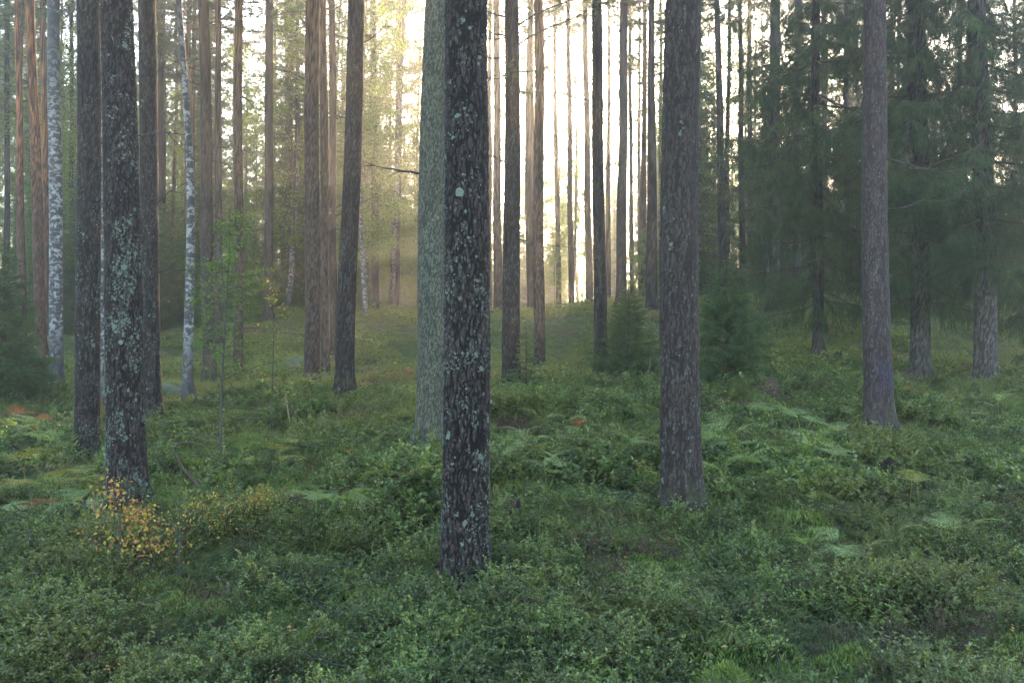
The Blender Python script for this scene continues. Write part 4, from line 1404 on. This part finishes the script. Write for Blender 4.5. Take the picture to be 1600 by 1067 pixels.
# the farthest stems that close the bright gaps low down
n_far = 0
for att in range(600):
    if n_far >= 34:
        break
    y = rb_.uniform(92, 140)
    x = (rb_.uniform(540, 1165) - 800) / F * y
    if min((a - x) ** 2 + (b - y) ** 2 for a, b in placed) < 2.0:
        continue
    placed.append((x, y))
    far_tree(('birch', 'pine', 'spruce', 'birch')[n_far % 4], x, y, rb_.uniform(0.8, 1.05))
    n_far += 1

# low growth on the rise: shrubs and young spruces between the stems
cnt = 0
for att in range(3000):
    if cnt >= 190:
        break
    y = 34 + 40 * rb_.uniform()
    u = rb_.uniform(-0.66, 0.66)
    x = u * y
    pxx = 800 + u * F
    if 880 < pxx < 1150 and y < 40 and rb_.uniform() < 0.6:
        continue
    if not try_place(x, y, 1.1):
        continue
    z = gz(x, y)
    rz = rb_.uniform(0, 6.28)
    row, sec = where(x, y)
    if rb_.uniform() < 0.5:
        t = thing('undergrowth_spruce', 'low young spruce, %s %s' % (row, sec), 'young spruce', (x, y, z), rz, 'young spruces on the rise')
        sc_ = rb_.uniform(0.3, 0.85)
        ob('crown', SCROWN[3], t, (0, 0, -0.15), (0, 0, 0), (sc_ * 0.85, sc_ * 0.85, sc_))
    else:
        t = thing('undergrowth_shrub', 'low leafy shrub, %s %s' % (row, sec), 'shrub', (x, y, z), rz, 'leafy shrubs on the rise')
        sc_ = rb_.uniform(0.25, 0.5)
        ob('crown', BCROWN[int(rb_.integers(4))], t, (0, 0, 0.0), (0, 0, 0), (sc_ * 1.2, sc_ * 1.2, sc_))
    cnt += 1


# ------------------------------------------------------------------ ferns
def frond_mesh(seed, mat, L=0.55, stipe=0.52):
    """bracken frond: upright stalk, then a triangular blade of paired pinnae that arches over"""
    r = np.random.default_rng(seed)
    g = G()
    n = 14
    t = np.linspace(0, 1, n)
    # stalk rises, blade bends to near horizontal along +X
    ang = np.interp(t, [0, 0.4, 0.6, 1.0], [1.42, 1.25, 0.35, -0.28])
    seg = (L + stipe) / (n - 1)
    path = np.zeros((n, 3))
    for i in range(1, n):
        path[i] = path[i - 1] + seg * np.array([math.cos(ang[i]), r.normal() * 0.03, math.sin(ang[i])])
    g.add(*tube(path, np.linspace(0.004, 0.001, n), 4, False), 0)
    f0 = stipe / (L + stipe)
    V, Fc = [], []
    np_ = 9
    P, D, N, LL = [], [], [], []
    for k in range(np_):
        u = f0 + (1 - f0) * (k + 0.3) / np_
        i = min(int(u * (n - 1)), n - 2)
        c = path[i] + (path[i + 1] - path[i]) * (u * (n - 1) - i)
        ax = norm(path[i + 1] - path[i])
        nrm = norm(np.cross(ax, [0, 1.0, 0]) * -1)
        if nrm[2] < 0:
            nrm = -nrm
        pl = L * 0.52 * (1 - (k / np_)) ** 0.85 * r.uniform(0.85, 1.1) + 0.03
        for sg in (-1, 1):
            d = norm(np.array([0, sg, 0]) * 1.0 + ax * 0.45 + nrm * r.normal() * 0.08)
            m = max(3, int(pl / 0.022))
            w_ = (np.arange(m) + 0.5) / m
            drp = -0.18 * pl * w_ ** 2
            cc = c + d * (pl * w_)[:, None] + nrm * drp[:, None]
            fw = norm(np.cross(nrm, d))
            ln = 0.032 * (1 - w_) ** 0.7 * (0.5 + pl / (L * 0.55)) * 0.75 + 0.007
            for s2 in (-1, 1):
                P.append(cc)
                D.append(np.repeat((fw * s2 + d * 0.45 + nrm * r.normal() * 0.1)[None], m, 0))
                N.append(np.repeat(nrm[None], m, 0) + r.normal(size=(m, 3)) * 0.15)
                LL.append(ln)
            g.add(*tube(np.stack([c, c + d * pl * 0.5 + nrm * -0.045 * pl, c + d * pl + nrm * -0.18 * pl]), [0.0014, 0.001, 0.0006], 3, False), 0)
    P, D, N, LL = np.concatenate(P), np.concatenate(D), np.concatenate(N), np.concatenate(LL)
    g.add(*leaves(P, D, norm(N), LL, np.maximum(0.008, LL * 0.42), 0.15), 1)
    return g.mesh('frond', [mat, mat])


FR = {'g': [frond_mesh(s, M_FERN, 0.5 + 0.07 * s, 0.5) for s in range(3)],
      'y': [frond_mesh(10 + s, M_FERN_Y, 0.5 + 0.07 * s, 0.5) for s in range(3)],
      'o': [frond_mesh(20 + s, M_FERN_O, 0.42 + 0.06 * s, 0.28) for s in range(2)]}
rf = np.random.default_rng(33)


def fern(px, py, col, n, sc, label, group=None, jit=0):
    sc *= 0.76
    p = ghit(px + rf.normal() * jit, py + rf.normal() * jit * 0.35, above=0.46 * sc)
    t = thing('bracken_fern', label, 'fern', p, rf.uniform(0, 6.28), group)
    for k in range(n):
        bank = FR[col]
        ob('frond', bank[int(rf.integers(len(bank)))], t, (rf.normal() * 0.05, rf.normal() * 0.05, -0.03), (rf.normal() * 0.18, rf.normal() * 0.22, k * 6.283 / n + rf.normal() * 0.4), sc * rf.uniform(0.8, 1.15))


FERN_SETS = [
    ([(1195, 645), (1225, 648), (1255, 655), (1240, 640)], 'g', 3, 1.0, 'pale bracken fern in the patch midway between the stout pine and the blue-marked pine', 'ferns between the right pines'),
    ([(1120, 680), (1145, 668), (1165, 690)], 'g', 3, 0.95, 'pale bracken fern close right of the stout sunlit pine', 'ferns beside the stout pine'),
    ([(1125, 730), (1160, 725), (1195, 722), (1230, 732), (1290, 735)], 'g', 3, 0.9, 'low bracken fern in the row right of the foot of the stout pine', 'ferns in the row by the stout pine'),
    ([(1265, 695), (1285, 708)], 'g', 3, 1.0, 'tall two-tiered bracken fern left of the broken mossy stump', 'ferns left of the broken stump'),
    ([(1270, 840), (1315, 838), (1345, 850), (1290, 868)], 'g', 2, 0.62, 'bracken fern in the pale patch in the right foreground', 'ferns in the right foreground'),
    ([(1465, 822), (1500, 818)], 'g', 2, 0.62, 'bluish bracken fern near the right edge of the foreground', 'ferns near the right edge'),
    ([(1430, 748)], 'y', 2, 0.8, 'yellowish bracken fern below the broken mossy stump', None),
    ([(1255, 758)], 'y', 2, 0.7, 'small yellowing fern under the two-tiered ferns', None),
    ([(800, 690), (822, 686), (790, 712), (855, 725)], 'g', 3, 0.85, 'small pale fern right of the nearest pine', 'small ferns right of the nearest pine'),
    ([(960, 690), (985, 688), (1010, 715)], 'g', 2, 0.9, 'thin bracken fern left of the stout sunlit pine', 'ferns left of the stout pine'),
    ([(600, 735), (570, 738), (625, 742)], 'y', 3, 0.85, 'golden-green bracken fern left of the nearest pine', 'golden ferns left of the nearest pine'),
    ([(520, 770), (500, 778), (545, 762)], 'g', 3, 0.85, 'pale bracken fern in the glade left of the nearest pine', 'pale ferns in the left glade'),
    ([(60, 672), (30, 662), (95, 690)], 'g', 3, 1.0, 'lush bracken fern near the left edge behind the dark pines', 'lush ferns at the left edge'),
    ([(45, 722), (75, 745), (110, 735), (20, 745)], 'y', 3, 0.95, 'yellow-green bracken fern left of the two dark pines', 'yellow-green ferns at the left edge'),
    ([(15, 800), (130, 780)], 'g', 3, 0.85, 'dark green fern left of the lichen-crusted pine foot', 'ferns by the lichen-crusted pine'),
    ([(660, 700), (645, 715)], 'g', 3, 0.9, 'pale fern at the foot of the grey-green tree', 'ferns at the grey-green tree'),
    ([(560, 530), (590, 535)], 'g', 3, 1.2, 'hazy fern on the slope behind the leaning dark pine', 'hazy ferns on the slope'),
    ([(610, 578), (635, 572), (570, 590)], 'o', 3, 1.0, 'rust-orange dead fern between the leaning pine and the grey-green tree', 'rusty ferns on the slope'),
    ([(870, 655), (905, 668), (840, 650)], 'g', 2, 0.7, 'small pale fern in the glade right of the dark straight pine', 'small ferns in the middle glade'),
    ([(440, 705), (470, 692), (415, 718)], 'y', 2, 0.75, 'small yellowing fern in the glade right of the leafy sapling', 'small yellowing ferns in the left glade'),
    ([(1315, 668), (1335, 645), (1300, 700)], 'g', 2, 0.75, 'small pale fern just left of the blue-marked pine', 'small ferns by the blue-marked pine'),
    ([(1450, 625), (1500, 640), (1560, 630)], 'g', 2, 0.8, 'small fern in front of the clean-trunked grey spruce', 'small ferns before the right spruces'),
    ([(560, 700), (600, 690), (530, 715)], 'o', 2, 0.6, 'small rusty fern in the glade left of the grey-green tree', 'small rusty ferns in the left glade'),
    ([(900, 646)], 'o', 3, 0.9, 'lone rust-orange fern right of the dark straight pine', None),
    ([(990, 712)], 'o', 3, 0.8, 'rusty fern left of the foot of the stout pine', None),
    ([(1425, 598)], 'o', 3, 1.0, 'reddish fern in front of the dark mossy spruce trunk', None),
    ([(25, 635), (75, 645)], 'o', 3, 0.9, 'rust-red fern under the dense young spruce', 'rusty ferns at the left edge'),
    ([(62, 775), (40, 780)], 'o', 2, 0.7, 'orange-brown fern low at the left edge', 'orange-brown ferns low at the left edge'),
]
for pts, c, n, sc, lab, grp in FERN_SETS:
    for (a, b) in pts:
        fern(a, b, c, n, sc, lab, grp)


# ------------------------------------------------------------------ saplings, seedlings, stumps, sticks
def sapling(name, px, py, H, label, cat, seed, mats, bushy, leaf=0.045, R=0.55, r0=0.018, top_px=None, zlo=0.3, at=None, bare=3, lpt=20):
    r = np.random.default_rng(seed)
    p = ghit(px, py) if at is None else at
    t = thing(name, label, cat, p)
    lean = 0.0
    if top_px is not None:
        q = pix(top_px[0], top_px[1], p[1])
        H = q[2] - p[2]
        lean = q[0] - p[0]
    n = 14
    u = np.linspace(0, 1, n)
    path = np.stack([lean * u + 0.03 * np.sin(u * 5 + seed), 0.02 * np.sin(u * 4), -0.1 + (H + 0.1) * u], 1)
    path[:, 0] -= path[0, 0]
    g = G()
    g.add(*tube(path, np.linspace(r0, 0.003, n), 6), 0)
    ob('stem', g.mesh('stem', [M_STEM], True), t)
    gt, P = G(), []
    for b in range(bushy):
        w_ = r.uniform(zlo, 0.98)
        i = min(int(w_ * (n - 1)), n - 2)
        s = path[i] + (path[i + 1] - path[i]) * (w_ * (n - 1) - i)
        az = b * 2.4 + r.normal() * 0.4
        L = R * (1.15 - w_) ** 0.6 * r.uniform(0.5, 1.2)
        d = np.array([math.cos(az), math.sin(az), r.uniform(0.1, 0.6)])
        tt = np.linspace(0, 1, 5)[:, None]
        q = s + d * L * tt + np.array([0, 0, -0.2]) * L * tt ** 2
        gt.add(*tube(q, np.linspace(r0 * 0.3, 0.001, 5), 4, False), 0)
        k = int(lpt * (0.6 + L))
        kk = r.uniform(0.15, 1, k) * 4
        i0 = np.minimum(kk.astype(int), 3)
        P.append(q[i0] + (q[i0 + 1] - q[i0]) * (kk - i0)[:, None] + r.normal(size=(k, 3)) * 0.045)
    for b in range(bare):
        w_ = r.uniform(0.08, zlo)
        s = np.array([np.interp(w_, u, path[:, j]) for j in range(3)])
        az = r.choice([0.0, math.pi]) + r.normal() * 0.5
        tt = np.linspace(0, 1, 6)[:, None]
        L = R * r.uniform(0.8, 1.5)
        q = s + np.array([math.cos(az), math.sin(az), 0.25]) * L * tt + np.array([0, 0, -0.3]) * L * tt ** 2 + r.normal(size=(6, 3)) * 0.012
        gt.add(*tube(q, np.linspace(0.006, 0.0012, 6), 4, False), 0)
    ob('twigs', gt.mesh('twigs', [M_STEM]), t)
    P = np.concatenate(P)
    n = len(P)
    L = leaf * r.uniform(0.6, 1.25, n)
    v, f = leaves(P, norm(r.normal(size=(n, 3)) + np.array([0, 0, -0.4])), norm(r.normal(size=(n, 3)) * 0.7 + np.array([0, 0, 1.0])), L, L * 0.7)
    mi = np.tile(r.integers(0, len(mats), n), 2)
    lo = ob('foliage', mk_mesh('foliage', v, f, mi, mats), t)
    lo['kind'] = 'stuff'
    return t


sapling('leafy_sapling', 345, 738, 3, 'slender green-leaved sapling with bare lower twigs, left of centre', 'sapling', 41, [M_LEAF_GREEN], 46, 0.040, 0.85, 0.022, (356, 325), 0.36, bare=6, lpt=46)
p_ = pix(425, 600, 14.5)
p_[2] = gz(p_[0], p_[1])
sapling('yellow_sapling', 0, 0, 2, 'yellow-leaved birch sapling behind the green-leaved sapling', 'sapling', 42, [M_LEAF_YELLOW, M_LEAF_GREEN, M_LEAF_GREEN], 22, 0.05, 0.42, 0.012, (420, 430), 0.25, at=p_, bare=0)
sapling('orange_sapling', 180, 890, 1.2, 'sapling turning orange and yellow before the lichen-crusted pine', 'sapling', 43, [M_LEAF_YELLOW, M_LEAF_ORANGE, M_LEAF_YELLOW], 20, 0.036, 0.40, 0.009, (172, 745), 0.2, bare=3, lpt=22)
sapling('orange_sapling', 232, 885, 0.8, 'low golden shrub right of the orange-turning sapling', 'sapling', 44, [M_LEAF_YELLOW, M_LEAF_ORANGE, M_LEAF_YELLOW], 18, 0.034, 0.42, 0.008, (228, 795), 0.12, bare=1, lpt=24)
sapling('sun_tinted_bilberry', 325, 850, 0.42, 'bilberry coloured yellow-green as if sunlit, in the left foreground', 'bush', 45, [M_LEAF_YELLOW, M_LEAF_GREEN], 30, 0.026, 0.62, 0.006, None, 0.1, bare=0, lpt=46)  # yellow leaves paint the sunlight on this bilberry
sapling('sun_tinted_bilberry', 405, 825, 0.34, 'bilberry coloured yellow as if sunlit, right of the yellow-green patch', 'bush', 46, [M_LEAF_YELLOW, M_LEAF_GREEN], 30, 0.026, 0.62, 0.006, None, 0.1, bare=0, lpt=46)
sapling('bare_sapling', 640, 605, 1.2, 'thin leafy sapling among the rusty ferns', 'sapling', 47, [M_LEAF_GREEN, M_LEAF_YELLOW], 12, 0.05, 0.4, 0.010, (612, 555), 0.2, bare=1, lpt=12)
sapling('bare_sapling', 410, 815, 0.8, 'thin leafless seedling in the left foreground', 'sapling', 48, [M_LEAF_GREEN], 3, 0.02, 0.2, 0.006, (425, 745), 0.6, bare=4, lpt=3)


def pine_seedling(px, py, top, label, seed):
    r = np.random.default_rng(seed)
    p = ghit(px, py)
    t = thing('pine_seedling', label, 'pine seedling', p)
    H = pix(top[0], top[1], p[1])[2] - p[2]
    lean = pix(top[0], top[1], p[1])[0] - p[0]
    n = 8
    u = np.linspace(0, 1, n)
    path = np.stack([lean * u, 0.02 * np.sin(u * 4), -0.06 + (H + 0.06) * u], 1)
    g = G()
    g.add(*tube(path, np.linspace(0.009, 0.003, n), 5), 0)
    NP, ND = [], []
    for b in range(9):
        w_ = 0.35 + 0.6 * (b // 3) / 2.2 + r.normal() * 0.03
        w_ = min(w_, 0.97)
        s = np.array([np.interp(w_, u, path[:, j]) for j in range(3)])
        az = b * 2.1 + r.normal() * 0.3
        L = H * 0.34 * r.uniform(0.6, 1.1)
        d = norm(np.array([math.cos(az), math.sin(az), 0.9]))
        q = s + d * L * np.linspace(0, 1, 4)[:, None]
        g.add(*tube(q, np.linspace(0.004, 0.002, 4), 4, False), 0)
        k = 70
        uu = r.uniform(0.35, 1, k)[:, None]
        NP.append(s + d * L * uu)
        ND.append(d * 0.9 + rand_dirs(k, r) * 0.75)
    k = 90
    uu = r.uniform(0.75, 1.0, k)[:, None]
    NP.append(path[0] + (path[-1] - path[0]) * uu)
    ND.append(np.array([0, 0, 0.9]) + rand_dirs(k, r) * 0.75)
    ob('stem', g.mesh('stem', [M_STEM], True), t)
    NP, ND = np.concatenate(NP), np.concatenate(ND)
    g2 = G()
    g2.add(*needles(NP, ND, r.uniform(0.04, 0.06, len(NP)), 0.0028, r), 0)
    o = ob('needles', g2.mesh('needles', [M_NEEDLE_PINE]), t)
    o['kind'] = 'stuff'


pine_seedling(42, 905, (46, 790), 'bushy pine seedling at the left edge of the foreground', 51)
pine_seedling(277, 925, (282, 775), 'tall thin pine seedling in front of the sun patch', 52)
pine_seedling(-8, 930, (-5, 815), 'pine seedling cut by the left edge of the photo', 53)
pine_seedling(785, 760, (780, 700), 'tiny pine seedling right of the nearest pine', 54)


def stump(px, py, d, label, seed, r0=0.16, h=0.28, mossy=True, broken=False):
    p = pix(px, py, d)
    p[2] = gz(p[0], p[1])
    r = np.random.default_rng(seed)
    t = thing('tree_stump', label, 'stump', p)
    nth, nz = 40, 16
    th = np.arange(nth) / nth * 6.283
    zz = np.linspace(-0.15, 1, nz)
    topz = h * (1 + 0.3 * np.sin(th * 2 + seed) + (r.normal(size=nth) * 0.10 if broken else r.normal(size=nth) * 0.05))
    V = []
    for z in zz:
        rr = r0 * (1 + 0.55 * math.exp(-max(z, 0) * 4) * (1 + 0.4 * np.sin(3 * th + seed)) + 0.05 * np.sin(9 * th)) + r.normal(size=nth) * 0.006
        V.append(np.stack([np.cos(th) * rr, np.sin(th) * rr, (z * topz if z > 0 else np.full(nth, z))], 1))
    V = np.concatenate(V)
    i = np.arange(nz - 1)[:, None] * nth
    j = np.arange(nth)[None, :]
    j2 = (j + 1) % nth
    a, b, c, dd = (i + j).ravel(), (i + j2).ravel(), (i + nth + j2).ravel(), (i + nth + j).ravel()
    f = np.concatenate([np.stack([a, b, c], 1), np.stack([a, c, dd], 1)])
    ctr = len(V)
    V = np.concatenate([V, [[0, 0, h * (0.55 if broken else 0.95)]]])
    base = (nz - 1) * nth
    cap = np.stack([base + np.arange(nth), base + (np.arange(nth) + 1) % nth, np.full(nth, ctr)], 1)
    g = G()
    g.add(V, np.concatenate([f, cap]), np.concatenate([np.zeros(len(f), int), np.ones(len(cap), int)]))
    ob('stump_wood', g.mesh('stump_wood', [M_CHAR if broken else M_TWIG, M_WOOD_CUT if broken else M_CHAR]), t)
    if mossy:
        n = 1500
        aa = r.uniform(0, 6.283, n)
        q = np.sqrt(r.uniform(0, 1, n)) * r0 * 1.25
        zz = h * (1 + 0.3 * np.sin(aa * 2 + seed)) * np.where(q < r0, 1.0, 0.7 * r.uniform(0.2, 1, n))
        k = fbm(np.stack([np.cos(aa) * q * 9, np.sin(aa) * q * 9, zz * 4], 1) + seed, 3, seed) > 0.40
        P = np.stack([np.cos(aa) * q, np.sin(aa) * q, zz - 0.005], 1)[k]
        g2 = G()
        g2.add(*needles(P, np.stack([np.cos(aa[k]) * 0.4, np.sin(aa[k]) * 0.4, np.ones(len(P))], 1) + rand_dirs(len(P), r) * 0.5, r.uniform(0.02, 0.045, len(P)), 0.010, r), 0)
        o = ob('moss_cap', g2.mesh('moss_cap', [M_MOSS]), t)
        o['kind'] = 'stuff'


stump(1197, 612, 15.5, 'squat stump with bright green moss below the drooping spruce', 61, 0.24, 0.30)
stump(1390, 735, 10.3, 'broken mossy stump with a splintered pale edge, right of centre', 62, 0.15, 0.21, True, True)
stump(806, 808, 8.6, 'small black rotten stump right of the nearest pine', 63, 0.045, 0.20, False, False)
stump(1298, 552, 19.0, 'low mossy stump under the drooping spruce', 64, 0.22, 0.35)


def rock(px, py, d, label, seed, size):
    p = pix(px, py, d)
    p[2] = gz(p[0], p[1])
    r = np.random.default_rng(seed)
    nu, nv = 28, 16
    V = []
    for a in range(nv + 1):
        for b in range(nu):
            ph, th = a / nv * math.pi, b / nu * 6.283
            V.append((math.sin(ph) * math.cos(th), math.sin(ph) * math.sin(th), math.cos(ph)))
    V = np.array(V)
    V = V * (0.75 + 0.5 * fbm(V * 1.6 + seed, 3, seed))[:, None] * np.array(size)
    i = np.arange(nv)[:, None] * nu
    j = np.arange(nu)[None, :]
    j2 = (j + 1) % nu
    a, b, c, dd = (i + j).ravel(), (i + j2).ravel(), (i + nu + j2).ravel(), (i + nu + j).ravel()
    f = np.concatenate([np.stack([a, c, b], 1), np.stack([a, dd, c], 1)])
    t = thing('mossy_boulder', label, 'boulder', p)
    ob('stone', mk_mesh('stone', V, f, None, [M_ROCK], True), t)
    up = np.where(V[:, 2] > 0.1 * size[2])[0]
    k = r.choice(up, 4500)
    P = V[k] + r.normal(size=(4500, 3)) * 0.03 * size[0] / 0.3
    g2 = G()
    g2.add(*needles(P, norm(P) + rand_dirs(4500, r) * 0.7, r.uniform(0.012, 0.03, 4500), 0.007, r), 0)
    o = ob('moss_cap', g2.mesh('moss_cap', [M_MOSS]), t)
    o['kind'] = 'stuff'


rock(465, 548, 25.0, 'rounded mossy boulder left of the tight group of three pines', 71, (0.42, 0.4, 0.42))
rock(268, 585, 19.0, 'low moss-covered boulder left of the slender birch', 72, (0.4, 0.35, 0.3))
rock(1135, 1035, 5.3, 'yellow-green moss hummock in the foreground, bottom right of centre', 73, (0.22, 0.2, 0.20))


def stick(name, pts, r0, label, cat, d=None, lift=0.03, mat=M_DEAD):
    P = []
    for q in pts:
        if d is None:
            p = ghit(q[0], q[1], above=lift)
            p[2] += lift
        else:
            p = pix(q[0], q[1], d)
        P.append(p)
    P = np.array(P)
    # smooth
    t = np.linspace(0, 1, len(P))
    tt = np.linspace(0, 1, 24)
    Q = np.stack([np.interp(tt, t, P[:, j]) for j in range(3)], 1)
    for _ in range(3):
        Q[1:-1] = (Q[:-2] + 2 * Q[1:-1] + Q[2:]) / 4
    o = Q[0].copy()
    g = G()
    g.add(*tube(Q - o, np.linspace(r0, r0 * 0.35, len(Q)), 6), 0)
    ob_ = ob(name, g.mesh(name, [mat], True), None, o)
    tag(ob_, label, cat)
    return ob_


pb_ = ghit(305, 752)
stick('arched_branch', [(312, 762), (295, 742), (280, 725), (272, 705), (276, 692), (292, 690), (315, 694), (338, 702)], 0.020, 'dark bare branch arching up from the ground beside the green-leaved sapling', 'branch', d=9.6, mat=M_TWIG)
stick('fallen_stick', [(890, 1028), (925, 1030), (965, 1035), (995, 1048)], 0.010, 'thin dark fallen stick at the bottom, right of the nearest pine', 'stick', lift=0.18)
stick('fallen_stick', [(370, 515), (400, 512), (430, 520), (470, 522)], 0.03, 'grey fallen branch on the slope left of the three pines', 'branch', lift=0.2)
stick('pale_stalk', [(452, 655), (448, 630), (446, 618)], 0.010, 'pale upright dead stalk in the left glade', 'stalk', d=13.5, mat=M_WOOD_CUT)
stick('pale_stalk', [(1015, 575), (1017, 558)], 0.012, 'short pale stalk right of the young middle spruce', 'stalk', d=18.5, mat=M_WOOD_CUT)
stick('thin_twig', [(800, 905), (793, 870), (780, 850)], 0.004, 'thin dark twig standing in brown heather right of the nearest pine', 'twig', d=6.9)
stick('thin_twig', [(822, 950), (822, 905)], 0.004, 'straight bare twig below the brown heather patch', 'twig', d=6.3)
stick('thin_twig', [(1220, 1060), (1212, 1000), (1205, 965)], 0.004, 'thin bare twig right of the moss hummock', 'twig', d=5.2)

# ------------------------------------------------------------------ haze
hv = NB('haze_air')
pv = hv.n('ShaderNodeVolumePrincipled')
pv.inputs['Color'].default_value = (0.93, 0.95, 0.97, 1)
pv.inputs['Density'].default_value = HAZE_DENSITY
pv.inputs['Anisotropy'].default_value = HAZE_ANISO
hv.t.links.new(pv.outputs[0], hv.out.inputs['Volume'])
zlo = float(gv[:, 2].min()) - 1.0
zhi = 31.0
bx = np.array([(x, y, z) for z in (zlo, zhi) for y in (-65, 235) for x in (-215, 215)], float)
bf = np.array([(0, 2, 1), (1, 2, 3), (4, 5, 6), (5, 7, 6), (0, 1, 4), (1, 5, 4), (2, 6, 3), (3, 6, 7), (0, 4, 2), (2, 4, 6), (1, 3, 5), (3, 7, 5)])
hz = ob('haze', mk_mesh('haze', bx, bf, None, [hv.mat]))
hz['kind'] = 'stuff'
